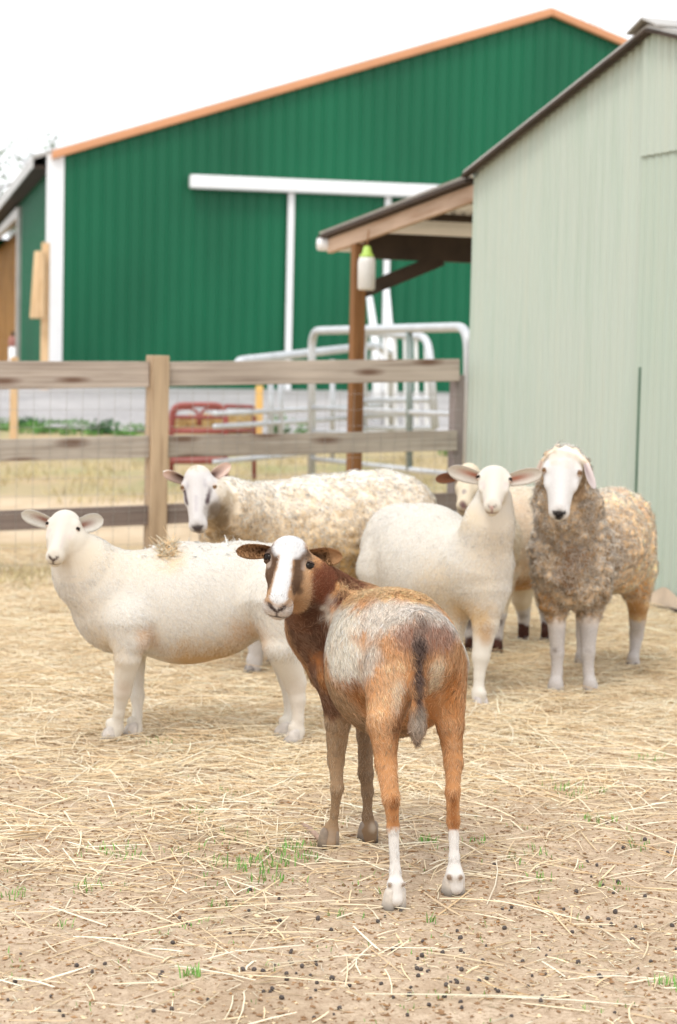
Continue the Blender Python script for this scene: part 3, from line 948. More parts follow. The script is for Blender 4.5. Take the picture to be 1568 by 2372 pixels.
class Animal:
    def __init__(s, heading_from, heading_to):
        s.pr, s.ears, s.eyes, s.feet, s.paints = [], [], [], [], []
        s.fwd = nrm(heading_to - heading_from)
        s.wedge = .45
    def cone(s, a, ra, b, rb, k=.05): s.pr.append(('c', np.asarray(a, float), float(ra), np.asarray(b, float), float(rb), k))
    def ell(s, c, r, k=.03, B=None): s.pr.append(('e', np.asarray(c, float), np.asarray(r, float), B, None, k))
    def chain(s, pts, k=.05):
        q = [(P(x, y, D), r * D / CF) for x, y, D, r in pts]
        if len(q) == 1: s.cone(q[0][0], q[0][1], q[0][0] + (0, 0, .001), q[0][1], k)
        for (a, ra), (b, rb) in zip(q[:-1], q[1:]): s.cone(a, ra, b, rb, k)
    def leg(s, pts, k=.012, kroot=.04, foot=None, hoof=1.0):
        mr_ = np.mean([p_[3] for p_ in pts[2:]])
        q = [(P(x, y, D), (r if i_ < 2 else max(r + .5 * (r - mr_), .66 * mr_)) * D / CF * (.9 if i_ else 1)) for i_, (x, y, D, r) in enumerate(pts)]
        for n_, ((a, ra), (b, rb)) in enumerate(zip(q[:-1], q[1:])): s.cone(a, ra, b, rb, kroot if n_ == 0 else k)
        e = q[-1][0]
        f = np.array([e[0], e[1], 0.0])
        # pastern down to the hoof
        s.cone(e, q[-1][1], f + s.fwd * (.012, .012, 0) + (0, 0, .058), q[-1][1] * .86, k)
        s.feet.append((f + s.fwd * (.016, .016, 0), q[-1][1], hoof, foot))
    def head(s, poll, muz, lat, w=1.0, jaw=1.0, mw=1.0):
        L = np.linalg.norm(muz - poll)
        x = (muz - poll) / L
        y = nrm(lat - x * np.dot(lat, x))
        z = np.cross(x, y)
        if z[2] < 0: z = -z
        s.hL, s.hB, s.hO = L, np.stack([x, y, z], 1), poll
        H = s.hp
        def E(c, r, k=.02): s.ell(H(*c), np.array(r) * L, k, s.hB)
        E((.06, 0, -.17), (.29, .255 * w, .26))
        s.cone(H(.15, 0, -.17), .215 * L * w, H(.84, 0, -.21), .150 * L * w ** .6 * mw ** .7, .02)
        s.cone(H(.12, 0, -.02), .12 * L, H(.88, 0, -.10), .085 * L, .02)
        s.cone(H(.22, 0, -.40), .16 * L * jaw, H(.82, 0, -.33), .095 * L, .02)
        for g in (-1, 1):
            E((.22, g * .125 * w, -.33), (.25, .11, .20))
            E((.195, g * .205 * w, -.055), (.10, .075, .075), .015)
            E((.40, g * .185 * w, -.13), (.13, .05, .06), .02)
            E((.925, g * .062 * mw, -.20), (.10, .10 * mw, .12 * mw), .012)
        E((.885, 0, -.355), (.095, .095 * mw, .07 * mw), .01)
        for g in (-1, 1):
            s.eyes.append((H(.275, g * .30 * w, -.035), (.080 if mw > 1.1 else .060) * L, g))
    def hp(s, x, y, z): return s.hO + s.hB @ (np.array([x, y, z]) * s.hL)
    def ear(s, base, tip, W, facing, cin, cout, cdeep, cup=.55, bend=0.0):
        s.ears.append((np.asarray(base, float), np.asarray(tip, float), W, nrm(facing), cin, cout, cdeep, cup, bend))
    def field(s, p, val):
        pass
    def grow(s, h, rough=0.0, wool=None, wool_amp=0.0):
        lo = np.min([np.minimum(q[1] - np.max(q[2]), (q[3] - q[4]) if q[0] == 'c' else q[1] - np.max(q[2])) for q in s.pr], 0) - .05
        hi = np.max([np.maximum(q[1] + np.max(q[2]), (q[3] + q[4]) if q[0] == 'c' else q[1] + np.max(q[2])) for q in s.pr], 0) + .05
        n_ = np.ceil((hi - lo) / h).astype(int) + 1
        ax = [lo[a] + np.arange(n_[a]) * h for a in range(3)]
        F = np.full(tuple(n_), 1.0, np.float32)
        for q in s.pr:
            mg = q[5] + .03
            if q[0] == 'c':
                l2 = np.minimum(q[1] - q[2], q[3] - q[4]) - mg; h2 = np.maximum(q[1] + q[2], q[3] + q[4]) + mg
            else:
                l2 = q[1] - np.max(q[2]) - mg; h2 = q[1] + np.max(q[2]) + mg
            a = np.maximum(np.floor((l2 - lo) / h).astype(int), 0); b = np.minimum(np.ceil((h2 - lo) / h).astype(int) + 1, n_)
            g = np.stack(np.meshgrid(ax[0][a[0]:b[0]], ax[1][a[1]:b[1]], ax[2][a[2]:b[2]], indexing='ij'), -1)
            if q[0] == 'c':
                d, t_ = seg(g, q[1], q[3]); d = d - (q[2] + (q[4] - q[2]) * t_)
            else:
                r_ = g - q[1]
                if q[3] is not None: r_ = r_ @ q[3]
                k0 = np.linalg.norm(r_ / q[2], axis=-1); k1 = np.linalg.norm(r_ / (q[2] ** 2), axis=-1) + 1e-9
                d = k0 * (k0 - 1) / k1
            sub = F[a[0]:b[0], a[1]:b[1], a[2]:b[2]]
            k = q[5]
            hh = np.clip(.5 + .5 * (sub - d) / k, 0, 1)
            F[a[0]:b[0], a[1]:b[1], a[2]:b[2]] = sub * (1 - hh) + d * hh - k * hh * (1 - hh)
        if rough or wool is not None:
            near = np.abs(F) < .06
            ii = np.argwhere(near)
            pt = ii * h + lo
            dd = rough * vnoise(pt, 11, 3)
            if wool is not None:
                wm = wool(pt)
                dd = dd + wm * wool_amp * (np.abs(vnoise(pt, 24, 5)) * 1.6 + .8 * np.abs(vnoise(pt, 52, 6)) + .5 * vnoise(pt, 9, 8) - .6)
            F[near] = F[near] - dd
        V, Q = surface_nets(F, lo, h)
        return V, Q
    def ear_mesh(s, e):
        base, tip, W, fc, cin, cout, cdeep, cup, bend = e
        wedge = s.wedge
        axv = tip - base; L = np.linalg.norm(axv); axd = axv / L
        fc = nrm(fc - axd * np.dot(fc, axd)); sd_ = np.cross(fc, axd)
        nu, nv = 16, 9
        V, C, Q, FL = [], [], [], []
        for side in (1, -1):
            for i in range(nu):
                u = i / (nu - 1)
                w = W * 1.45 * max(1 - u, 0.0) ** .58 * (.42 + .75 * u)
                for j in range(nv):
                    v = j / (nv - 1) * 2 - 1
                    off = -cup * (1 - v * v) * (w * 1.0 + .004) * (1 - .4 * u) + side * .0022 * (1 - .6 * abs(v)) - bend * L * (u * u)
                    V.append(base + axd * L * u + sd_ * w * v * (1 - .25 * (1 - u)) + fc * off)
                    if side == 1:
                        t_ = np.clip((1 - abs(v + .12) / wedge), 0, 1) ** .7 * np.clip(1.55 - u * 1.9, 0, 1)
                        C.append(np.asarray(cin) * (1 - t_) + np.asarray(cdeep) * t_)
                    else: C.append(np.asarray(cout))
                    FL.append(.25 if side == 1 else .5)
        b0 = nu * nv
        for i in range(nu - 1):
            for j in range(nv - 1):
                a = i * nv + j
                Q.append((a, a + 1, a + nv + 1, a + nv)); Q.append((b0 + a, b0 + a + nv, b0 + a + nv + 1, b0 + a + 1))
        for i in range(nu - 1):
            for j in (0, nv - 1):
                a = i * nv + j
                q = (a, a + nv, b0 + a + nv, b0 + a)
                Q.append(q if j == 0 else q[::-1])
        return np.array(V), np.array(Q), np.array(C), np.array(FL)

    def spot(s, a, b, r, col, w=1.0, soft=.5, jit=.25, ys=.55):
        """coat marking, or light and shade painted into the coat: capsule a-b in the animal's own space"""
        s.paints.append((np.asarray(a, float), np.asarray(b, float), r, np.asarray(col, float), w, soft, jit, ys))
    def colour(s, p, base):
        C = np.array(base, float)[None].repeat(len(p), 0) if np.ndim(base) == 1 else base.copy()
        n1 = vnoise(p, 30, 11); n2 = vnoise(p, 75, 12)
        for a, b, r, col, w, soft, jit, ys in s.paints:
            sc_ = np.array([1, ys, 1])
            d, _ = seg(p * sc_, a * sc_, b * sc_)
            d = d / r + jit * (n1 * .6 + n2 * .5)
            k = (1 - sstep(1 - soft, 1 + soft * .3, d)) * w
            C = C * (1 - k[:, None]) + col * k[:, None]
        return C

def fur_mesh(V, Q, Nn, C, FL, groom, n, length, width, lift=.35, curl=0.0, jitter=.5, bright=.18, seed=1, nseg=3, gam=.62):
    g = np.random.default_rng(seed)
    A = V[Q]
    ar = np.linalg.norm(np.cross(A[:, 2] - A[:, 0], A[:, 3] - A[:, 1]), axis=1)
    wgt = ar * (FL[Q].mean(1) > .02)
    cs = np.cumsum(wgt); fi = np.searchsorted(cs, g.random(n) * cs[-1])
    u, v = g.random((n, 1)), g.random((n, 1))
    q = Q[fi]
    def ip(X): return X[q[:, 0]] * (1 - u) * (1 - v) + X[q[:, 1]] * u * (1 - v) + X[q[:, 2]] * u * v + X[q[:, 3]] * (1 - u) * v
    p = ip(V); nn = ip(Nn); nn /= np.linalg.norm(nn, axis=1, keepdims=True) + 1e-9
    c = ip(C); fl = ip(FL[:, None])[:, 0]; gd = ip(groom)
    gd = gd + jitter * g.normal(size=(n, 3))
    gd -= nn * (gd * nn).sum(1, keepdims=True)
    gd /= np.linalg.norm(gd, axis=1, keepdims=True) + 1e-9
    ln = length * fl * g.uniform(.6, 1.25, n)
    side = np.cross(gd, nn)
    side = side * np.cos(.5) + nn * (g.uniform(-1, 1, (n, 1)) * .6)
    side /= np.linalg.norm(side, axis=1, keepdims=True)
    wd = width * g.uniform(.7, 1.3, n) * np.clip(fl, .35, 1.2)
    VV = []; NV = []; CV = []
    curv = g.normal(size=(n, 1)) * curl
    sd2 = np.cross(nn, gd)
    br = 1 + bright * g.normal(size=(n, 1))
    for k in range(nseg + 1):
        t_ = k / nseg
        ang = curv * t_
        dirv = gd * np.cos(ang) + sd2 * np.sin(ang)
        if curl:
            pos = p + (gd * np.sin(ang + 1e-6) + sd2 * (1 - np.cos(ang))) / (np.where(np.abs(curv) < .05, .05, curv)) * ln[:, None] + nn * (lift * ln * np.sin(t_ * 2.6))[:, None]
        else:
            pos = p + gd * (ln * t_)[:, None] + nn * (lift * ln * (t_ - .45 * t_ * t_))[:, None] - nn * .001
        w_ = wd * (1 - .85 * t_) * .5
        nk = nn + .18 * side * 0
        for sg in (-1, 1):
            VV.append(pos + side * (sg * w_)[:, None]); NV.append(nk); CV.append(np.clip(np.clip(c, 0, 1) ** gam * br * (.95 + .1 * t_), 0, .97))
    m_ = 2 * (nseg + 1)
    VV = np.stack(VV, 1).reshape(-1, 3); NV = np.stack(NV, 1).reshape(-1, 3); CV = np.stack(CV, 1).reshape(-1, 3)
    b = np.arange(n)[:, None] * m_
    Fq = np.concatenate([np.concatenate([b + 2 * k, b + 2 * k + 1, b + 2 * k + 3, b + 2 * k + 2], 1) for k in range(nseg)])
    return VV, Fq, NV, CV

def hoof_mesh(f, fwd, r, sc_=1.0):
    """cloven hoof: two claws side by side"""
    m_ = MB()
    fx = np.array([fwd[0], fwd[1], 0]); fx /= np.linalg.norm(fx); fy = np.array([-fx[1], fx[0], 0])
    for g in (-1, 1):
        V, F = [], []
        n = 12
        for (z, le, wi, sh) in ((-.006, .029, .0145, .0), (.006, .029, .0145, .0), (.028, .024, .0135, -.004), (.048, .017, .011, -.010), (.056, .008, .006, -.012)):
            for k in range(n):
                a = 2 * math.pi * k / n
                ca, sa = math.cos(a), math.sin(a)
                tp = 1 - .35 * max(ca, 0)
                V.append(f + fx * (le * ca + sh) * sc_ + fy * (g * .0145 + wi * sa * tp) * sc_ + np.array([0, 0, z * sc_]))
        for i in range(4):
            for k in range(n):
                k2 = (k + 1) % n
                F.append((i * n + k, i * n + k2, (i + 1) * n + k2, (i + 1) * n + k))
        F.append(tuple(range(n))[::-1]); F.append(tuple(4 * n + k for k in range(n)))
        m_.add(V, F)
    return m_

def uv_ball(c, r, n=14):
    V, F = [], []
    for i in range(n + 1):
        th = math.pi * i / n
        for k in range(2 * n):
            a = math.pi * k / n
            V.append(c + r * np.array([math.sin(th) * math.cos(a), math.sin(th) * math.sin(a), math.cos(th)]))
    for i in range(n):
        for k in range(2 * n):
            k2 = (k + 1) % (2 * n)
            F.append((i * 2 * n + k, i * 2 * n + k2, (i + 1) * 2 * n + k2, (i + 1) * 2 * n + k))
    return V, F

def hoofmat(name, c):
    mt, t, b = newmat(name)
    v = coords(t)
    sep = t.nodes.new('ShaderNodeSeparateXYZ'); t.links.new(v, sep.inputs[0])
    mr = t.nodes.new('ShaderNodeMapRange'); t.links.new(sep.outputs[2], mr.inputs[0])
    mr.inputs[1].default_value = .004; mr.inputs[2].default_value = .024
    c = np.asarray(c)
    col = ramp(t, noise(t, v, 60), [(.3, c * .8), (.7, c * 1.15)])
    t.links.new(mixc(t, mr.outputs[0], c * .38, col), b.inputs['Base Color'])       # horn darkens towards the ground edge
    b.inputs['Roughness'].default_value = .6
    return mt

def finish(an, label, h, base, flen, fur, hoofcol, eyemat, wool=None, wool_amp=0.0, rough=.0025, fur2=None, seed=1, hmul=.82, lid=lin(206, 186, 172) * .9, eyering=lin(96, 72, 60)):
    V, Q = an.grow(h, rough, wool, wool_amp)
    C = an.colour(V, base(V) if callable(base) else np.asarray(base))
    FL = flen(V)
    for e in an.ears:
        v, q, c, f = an.ear_mesh(e)
        Q = np.concatenate([Q, q + len(V)]); V = np.concatenate([V, v]); C = np.concatenate([C, c]); FL = np.concatenate([FL, f * fur.get('ear', .4)])
    Nn = vnormals(V, Q)
    root_p = np.mean([f[0] for f in an.feet], 0)
    root = empty('sheep', (root_p[0], root_p[1], 0), label, 'sheep', 'sheep standing in the straw yard')
    mesh_np('body', V, Q, M['hide'], root, True, {'col': ('COLOR', np.clip(C * (.77 + (hmul - .77) * np.minimum(wool(V) * 2, 1) if wool is not None else np.full(len(V), hmul))[:, None], 0, .88))})
    back = np.array([-an.fwd[0], -an.fwd[1], 0])
    for i_, (c, r_, g) in enumerate(an.eyes):
        j_ = np.argmin(np.linalg.norm(V - c, axis=1))
        an.eyes[i_] = (V[j_] - Nn[j_] * r_ * .68, r_, g)
        d_ = np.linalg.norm(V - V[j_], axis=1) / r_
        k_ = (1 - sstep(1.05, 2.0, d_))[:, None] * .9
        C = C * (1 - k_) + eyering * k_
    G = np.zeros_like(V) + back * .55 + np.array([0, 0, -.75])
    # hair on the face runs from the nose up towards the poll
    hl = (V - an.hO) @ an.hB / an.hL
    hm = (hl[:, 0] > -.15) & (np.linalg.norm(hl - np.array([.45, 0, -.2]), axis=1) < .75)
    G[hm] = -an.hB[:, 0] + .35 * np.sign(hl[hm, 1:2]) * an.hB[:, 1]
    G[V[:, 2] < .36] = (0, 0, -1)
    VV, Fq, NV, CV = fur_mesh(V, Q, Nn, C, FL, G, fur['n'], fur['len'], fur['w'], fur.get('lift', .35), fur.get('curl', 0), fur.get('jit', .45), fur.get('bright', .12), seed, fur.get('seg', 3), fur.get('gam', .62))
    for f2, msk in (fur2 or []):
        v2, q2, n2, c2 = fur_mesh(V, Q, Nn, C, FL * msk(V), G, f2['n'], f2['len'], f2['w'], f2['lift'], f2['curl'], f2['jit'], f2['bright'], seed + 50, 4, f2.get('gam', .6))
        VV = np.concatenate([VV, v2]); NV = np.concatenate([NV, n2]); CV = np.concatenate([CV, c2])
        k3, k4 = len(Fq), len(VV) - len(v2)
        Fq = np.concatenate([Fq, q2 + k4])
    mesh_np('coat', VV, Fq, M['fur'], root, True, {'col': ('COLOR', CV), 'nrm': ('VEC', NV)})
    hm_ = hoofmat('hoof_horn', hoofcol)
    lidm = paint('eyelid_skin', np.asarray(lid), .7, 0, .1, 90, (1, 1, 1), .2)
    for f, r_, k, fc_ in an.feet:
        hoof_mesh(f, an.fwd, r_, k).build('hoof', hoofmat('dark_hoof_horn', fc_) if fc_ else hm_, root, True)
    for c, r_, g in an.eyes:
        v, f = uv_ball(c, r_)
        q = MB(); q.add(v, f)
        e = q.build('eye', M[eyemat], root, True)
        v = np.array(uv_ball(np.zeros(3), 1.0, 20)[0]); f = uv_ball(c, r_, 20)[1]
        upv = nrm(-an.hB[:, 0] * .9 + an.hB[:, 2] * .25)
        dt = v @ upv
        q = MB(); q.add(list(c + v * r_ * 1.10), [k for k in f if min(dt[list(k)]) > .22 or max(dt[list(k)]) < -.55])
        q.build('eyelid', lidm, root, True)
    return root, V, Q, Nn, C

def A(r, g, b, k=.92): return np.clip(lin(r, g, b) * k, 0, .82)
WHITE = A(236, 228, 214); CREAM = A(238, 222, 195); TAN = A(200, 160, 110)

# ---- brown and white ewe in front, seen from behind, looking back over her shoulder
D0 = 5.1
s1 = Animal(P(985, 1515, 4.76) * (1, 1, 0), P(810, 1500, 5.28) * (1, 1, 0))
s1.chain([(965, 1508, 4.87, 102), (914, 1522, 5.02, 146), (845, 1460, 5.2, 100)], .06)
s1.chain([(910, 1565, 5.02, 138)], .06)
s1.chain([(792, 1535, 5.28, 84), (744, 1452, 5.26, 72), (704, 1360, 5.17, 54)], .05)
s1.chain([(850, 1432, 5.3, 78), (752, 1378, 5.24, 52), (712, 1335, 5.18, 46)], .05)
s1.leg([(915, 1545, 4.84, 74), (889, 1675, 4.74, 44), (893, 1765, 4.72, 25), (906, 1848, 4.67, 20), (911, 1915, 4.67, 16.5), (915, 2015, 4.66, 15), (917, 2052, 4.65, 20), (917, 2082, 4.64, 19)], foot=None)
s1.leg([(1020, 1545, 4.92, 66), (1042, 1675, 4.87, 35), (1050, 1765, 4.85, 22), (1048, 1833, 4.82, 18), (1050, 1900, 4.82, 15), (1052, 1985, 4.80, 14), (1053, 2026, 4.79, 19.5), (1054, 2054, 4.79, 18)])
s1.leg([(792, 1570, 5.2, 64), (783, 1665, 5.2, 34), (778, 1760, 5.22, 19), (781, 1825, 5.2, 17), (775, 1880, 5.22, 12.5), (770, 1925, 5.23, 16), (764, 1952, 5.22, 15)], foot=(.24, .18, .13))
s1.leg([(850, 1600, 5.32, 44), (846, 1700, 5.32, 22), (847, 1790, 5.31, 18), (851, 1830, 5.31, 15), (851, 1885, 5.31, 12.5), (854, 1922, 5.31, 17), (855, 1940, 5.31, 16)], foot=(.21, .16, .12))
s1.chain([(974, 1428, 4.815, 13), (972, 1500, 4.765, 14), (970, 1590, 4.735, 14), (968, 1650, 4.71, 14), (966, 1685, 4.70, 13), (965, 1718, 4.70, 8)], .03)
for x_ in (902, 935): s1.chain([(x_, 2048, 4.63, 7)], .008)
for x_ in (1040, 1066): s1.chain([(x_, 2030, 4.77, 7)], .008)
pl, mz = P(671, 1262, 5.17), P(642, 1392, 5.02)
s1.wedge = .5
s1.head(pl, mz, RT * 103 - UP * 7, 1.04, mw=1.2)
WB = A(236, 234, 232); DKB = A(112, 76, 54); STRIPE = A(96, 72, 54); CHK = A(188, 148, 110); ORG = A(206, 148, 98); MAUVE = A(146, 104, 84)
GREY = A(218, 202, 184); OWH = A(234, 222, 202); PEACH = A(252, 184, 122); GBR = A(170, 140, 108)
s1.ear(s1.hp(.02, -.23, -.16), P(546, 1276, 5.16), .031, np.array([-.15, -1, -.15]), A(188, 146, 106), A(128, 92, 66), A(84, 58, 42), .5)
s1.ear(s1.hp(.02, .23, -.16), P(794, 1290, 5.20), .039, np.array([.35, -1, -.25]), A(186, 144, 104), A(128, 92, 66), A(54, 38, 30), .5)
def D1(x, y, D): return P(x, y, D)
sp_ = s1.spot
# legs and belly
sp_(D1(785, 1640, 5.2), D1(770, 1960, 5.2), .075, GBR, 1, .4); sp_(D1(850, 1640, 5.3), D1(853, 1945, 5.3), .075, A(142, 116, 90), 1, .4)
sp_(D1(845, 1720, 4.95), D1(930, 1725, 5.0), .08, A(150, 122, 92), .9, .6)
sp_(D1(760, 1560, 5.1), D1(760, 1620, 5.1), .06, A(150, 92, 46), .9, .6)
# neck and shoulder dark
sp_(D1(690, 1400, 5.15), D1(765, 1600, 5.15), .085, DKB, 1, .3); sp_(D1(740, 1350, 5.2), D1(800, 1372, 5.22), .07, A(112, 62, 40), 1, .3)
sp_(D1(720, 1430, 5.1), D1(742, 1500, 5.1), .05, A(78, 48, 32), .9, .5)
# saddle
sp_(D1(775, 1430, 5.05), D1(800, 1540, 4.9), .060, OWH, 1, .6, .5); sp_(D1(820, 1450, 4.98), D1(798, 1510, 4.90), .062, OWH, .95, .7, .6)
sp_(D1(880, 1430, 4.9), D1(1020, 1430, 4.86), .062, GREY, 1, .45); sp_(D1(1060, 1470, 4.95), D1(1084, 1560, 5.0), .04, OWH, 1, .4)
sp_(D1(960, 1402, 4.86), D1(1040, 1440, 4.88), .04, A(226, 212, 198), .9, .7, .5)
sp_(D1(868, 1510, 4.82), D1(850, 1545, 4.82), .030, GREY, .9, .6)
# peach fleece on the withers
sp_(D1(812, 1362, 5.12), D1(955, 1383, 5.0), .050, PEACH, 1, .35, .5); sp_(D1(850, 1380, 5.08), D1(900, 1392, 5.02), .04, A(240, 196, 140), .8, .6, .6)
# rump
sp_(D1(930, 1465, 4.74), D1(1030, 1470, 4.78), .045, MAUVE, .95, .6); sp_(D1(975, 1415, 4.74), D1(975, 1450, 4.72), .03, A(150, 118, 100), .8, .7)
sp_(D1(815, 1590, 4.92), D1(845, 1630, 4.84), .045, A(150, 92, 46), .95, .8, .6); sp_(D1(722, 1530, 5.15), D1(742, 1600, 5.12), .03, A(172, 108, 56), .9, .7, .5)
sp_(D1(775, 1590, 5.0), D1(800, 1640, 4.95), .05, A(170, 138, 102), .8, .6)
sp_(D1(892, 1560, 4.73), D1(925, 1545, 4.73), .028, A(228, 190, 146), .9, .8, .6); sp_(D1(928, 1565, 4.72), D1(922, 1640, 4.70), .024, A(234, 210, 178), .95, .8, .6); sp_(D1(880, 1610, 4.74), D1(875, 1680, 4.72), .035, A(224, 172, 122), .8, .9, .6)  # cream coat streaks; the last spot paints the left thigh as lit
sp_(D1(1012, 1540, 4.78), D1(1012, 1600, 4.8), .024, A(234, 208, 174), .95, .8, .6); sp_(D1(1050, 1560, 4.85), D1(1050, 1640, 4.85), .03, A(188, 118, 60), .8, .7)
sp_(D1(950, 1560, 4.70), D1(950, 1640, 4.68), .018, A(128, 76, 42), .8, .7); sp_(D1(930, 1660, 4.70), D1(925, 1680, 4.70), .03, A(132, 80, 44), .8, .8)
# tail stripe
sp_(D1(972, 1520, 4.72), D1(968, 1650, 4.70), .034, A(140, 88, 52), .55, .9, .5, .2)
sp_(D1(976, 1440, 4.72), D1(972, 1500, 4.72), .020, A(104, 82, 70), .9, .8, .5, .12); sp_(D1(973, 1490, 4.72), D1(969, 1655, 4.70), .0165, A(62, 46, 40), 1, .8, .5, .12); sp_(D1(970, 1670, 4.64), D1(965, 1715, 4.64), .03, A(158, 140, 122), .9, .6, .4, .12)
# hind legs: pale inside, socks
sp_(D1(945, 1720, 4.78), D1(925, 1800, 4.76), .02, A(150, 120, 96), .8, .6); sp_(D1(1022, 1720, 4.9), D1(1032, 1820, 4.88), .018, A(146, 116, 90), .9, .6)
sp_(D1(915, 1870, 4.60), D1(918, 1920, 4.60), .022, A(150, 92, 48), .9, .5, .3, .3); sp_(D1(1054, 1850, 4.76), D1(1055, 1920, 4.76), .02, A(150, 92, 48), .9, .5, .3, .3)
SOCK = A(242, 236, 228)
sp_(D1(916, 1965, 4.66), D1(918, 2120, 4.64), .055, SOCK, 1, .12, .1); sp_(D1(1052, 1968, 4.80), D1(1055, 2090, 4.78), .05, SOCK, 1, .15, .1)
for x_, y_, d_ in ((902, 2050, 4.62), (936, 2050, 4.62), (1040, 2032, 4.76), (1067, 2032, 4.76)): sp_(D1(x_, y_, d_), D1(x_, y_ + 2, d_), .009, A(150, 122, 96), .9, .5, .2)
sp_(D1(766, 1935, 5.2), D1(768, 1940, 5.2), .02, A(178, 158, 138), .6, .8); sp_(D1(866, 1915, 5.28), D1(866, 1920, 5.28), .016, A(196, 180, 160), .8, .7)
# face
Hh = s1.hp
def face_marks(an, kind):
    H, L, s_ = an.hp, an.hL, an.spot
    if kind == 'blaze':
        s_(H(.15, 0, -.2), H(.85, 0, -.3), .40 * L, CHK, 1, .12, .05, 1)
        for g in (-1, 1):
            s_(H(.06, g * .24, -.02), H(.30, g * .16, .02), .085 * L, STRIPE, .95, .5, .3, 1)
            s_(H(.30, g * .17, .0), H(.66, g * .19, -.11), .105 * L, STRIPE, 1, .5, .35, 1)
            s_(H(.22, g * .225, -.02), H(.36, g * .23, -.06), .05 * L, A(196, 176, 160), .8, .6, .3, 1)
            s_(H(.44, g * .26, -.2), H(.60, g * .22, -.2), .07 * L, A(92, 70, 54), .8, .6, .4, 1)
        s_(H(-.25, 0, -.1), H(.10, 0, .06), .22 * L, WB, 1, .25, .12, 1)
        s_(H(.10, 0, .1), H(.62, 0, .06), .105 * L, WB, 1, .25, .15, 1)
        s_(H(.55, 0, .06), H(.90, 0, .0), .13 * L, WB, 1, .25, .12, 1)
        s_(H(.95, -.07, -.26), H(.95, .07, -.26), .19 * L, A(232, 222, 214), 1, .25, .12, 1)
    nose = {'blaze': A(70, 55, 50), 'white': A(84, 66, 60), 'pink': A(160, 116, 110), 'dark': A(44, 40, 40), 'grey': A(90, 80, 80)}[kind]
    k_ = {'blaze': 1.15, 'white': 1.0, 'pink': .8, 'dark': 1.35, 'grey': 1.25}[kind]
    for g in (-1, 1):
        s_(H(1.0, g * .105, -.085), H(1.04, g * .015, -.165), .030 * L * k_, nose if kind != 'pink' else A(104, 76, 72), 1, .5, .04, 1)
    if kind in ('dark', 'grey'): s_(H(1.02, 0, -.12), H(1.05, 0, -.2), .085 * L, nose, .95, .5, .2, 1)
    if kind == 'pink': s_(H(1.02, 0, -.14), H(1.04, 0, -.18), .04 * L, A(222, 180, 170), .9, .5, .2, 1)
    s_(H(1.04, 0, -.17), H(1.01, 0, -.285), .018 * L, nose, .9, .6, .04, 1)
    s_(H(.98, -.11, -.285), H(1.02, 0, -.295), .025 * L, nose * .7, .95, .6, .04, 1)
    s_(H(.98, .11, -.285), H(1.02, 0, -.295), .025 * L, nose * .7, .95, .6, .04, 1)
    for c, r_, g in []:
        s_(c, c + an.hB @ np.array([.03, 0, .0]) * L, r_ * 1.25, A(120, 96, 80) if kind != 'blaze' else A(50, 36, 28), .75, .35, .1, 1)
face_marks(s1, 'blaze')
def fl1(V):
    f = np.ones(len(V))
    hl = (V - s1.hO) @ s1.hB / s1.hL
    hd = np.linalg.norm(hl - np.array([.4, 0, -.2]), axis=1) < .72
    f[hd] = .30
    f *= .62 + .38 * sstep(.12, .55, V[:, 2])
    f[V[:, 2] < .07] = .2
    d, _ = seg(V, P(972, 1580, 4.66), P(965, 1715, 4.66)); f[(d < .035)] = 1.1
    d, _ = seg(V, P(812, 1362, 5.12), P(955, 1383, 5.0)); f[(d < .05)] = 1.15
    d, _ = seg(V, P(845, 1720, 4.95), P(930, 1725, 5.0)); f[(d < .08)] = 1.3
    return f
finish(s1, 'brown and white ewe seen from behind in front of the flock, looking back', .0055, ORG, fl1,
       dict(n=100000, len=.022, w=.0021, lift=.18, jit=.26, bright=.26, ear=.3), (.55, .49, .42), 'eye', seed=11, lid=A(84, 64, 52), eyering=lin(52, 38, 30), fur2=[(dict(n=4500, len=.017, w=.0026, lift=.28, curl=3.0, jit=1.5, bright=.14, gam=.64), lambda V: 1.2 * (1 - sstep(.03, .075, seg(V * (1, .6, 1), P(805, 1362, 5.16) * (1, .6, 1), P(960, 1385, 5.0) * (1, .6, 1))[0] + .02 * vnoise(V, 30, 9)))), (dict(n=22000, len=.040, w=.0038, lift=.14, curl=0, jit=.22, bright=.24, gam=.66), lambda V: (np.linalg.norm((V - s1.hO) @ s1.hB / s1.hL - np.array([.4, 0, -.2]), axis=1) < .72) * (V[:, 2] > .55) * 1.0)])

# ---- white hair ewe at the left, in profile
s2 = Animal(P(650, 1400, 6.75) * (1, 1, 0), P(265, 1400, 6.65) * (1, 1, 0))
s2.chain([(284, 1398, 6.72, 116), (430, 1392, 6.75, 130), (560, 1368, 6.77, 108), (642, 1358, 6.77, 98)], .05)
s2.chain([(420, 1425, 6.75, 108), (500, 1420, 6.76, 102)], .05)
s2.chain([(284, 1388, 6.7, 110), (208, 1330, 6.65, 78), (160, 1262, 6.58, 50)], .05)
s2.chain([(322, 1482, 6.555, 20)], .02)
s2.leg([(298, 1438, 6.575, 54), (296, 1520, 6.575, 34), (284, 1600, 6.62, 20), (276, 1650, 6.64, 15), (270, 1685, 6.66, 17), (264, 1700, 6.66, 16)])
s2.leg([(300, 1440, 6.85, 55), (312, 1540, 6.8, 26), (318, 1612, 6.76, 17), (318, 1655, 6.74, 13.5), (315, 1688, 6.72, 15.5), (312, 1700, 6.71, 15)])
s2.leg([(655, 1400, 6.63, 92), (652, 1490, 6.60, 48), (684, 1580, 6.66, 26), (690, 1618, 6.66, 20), (690, 1665, 6.66, 16), (690, 1695, 6.66, 18), (686, 1708, 6.65, 17)])
s2.leg([(640, 1400, 6.88, 86), (648, 1490, 6.86, 44), (668, 1570, 6.84, 24), (672, 1620, 6.82, 17), (668, 1660, 6.8, 14), (663, 1688, 6.78, 15)])
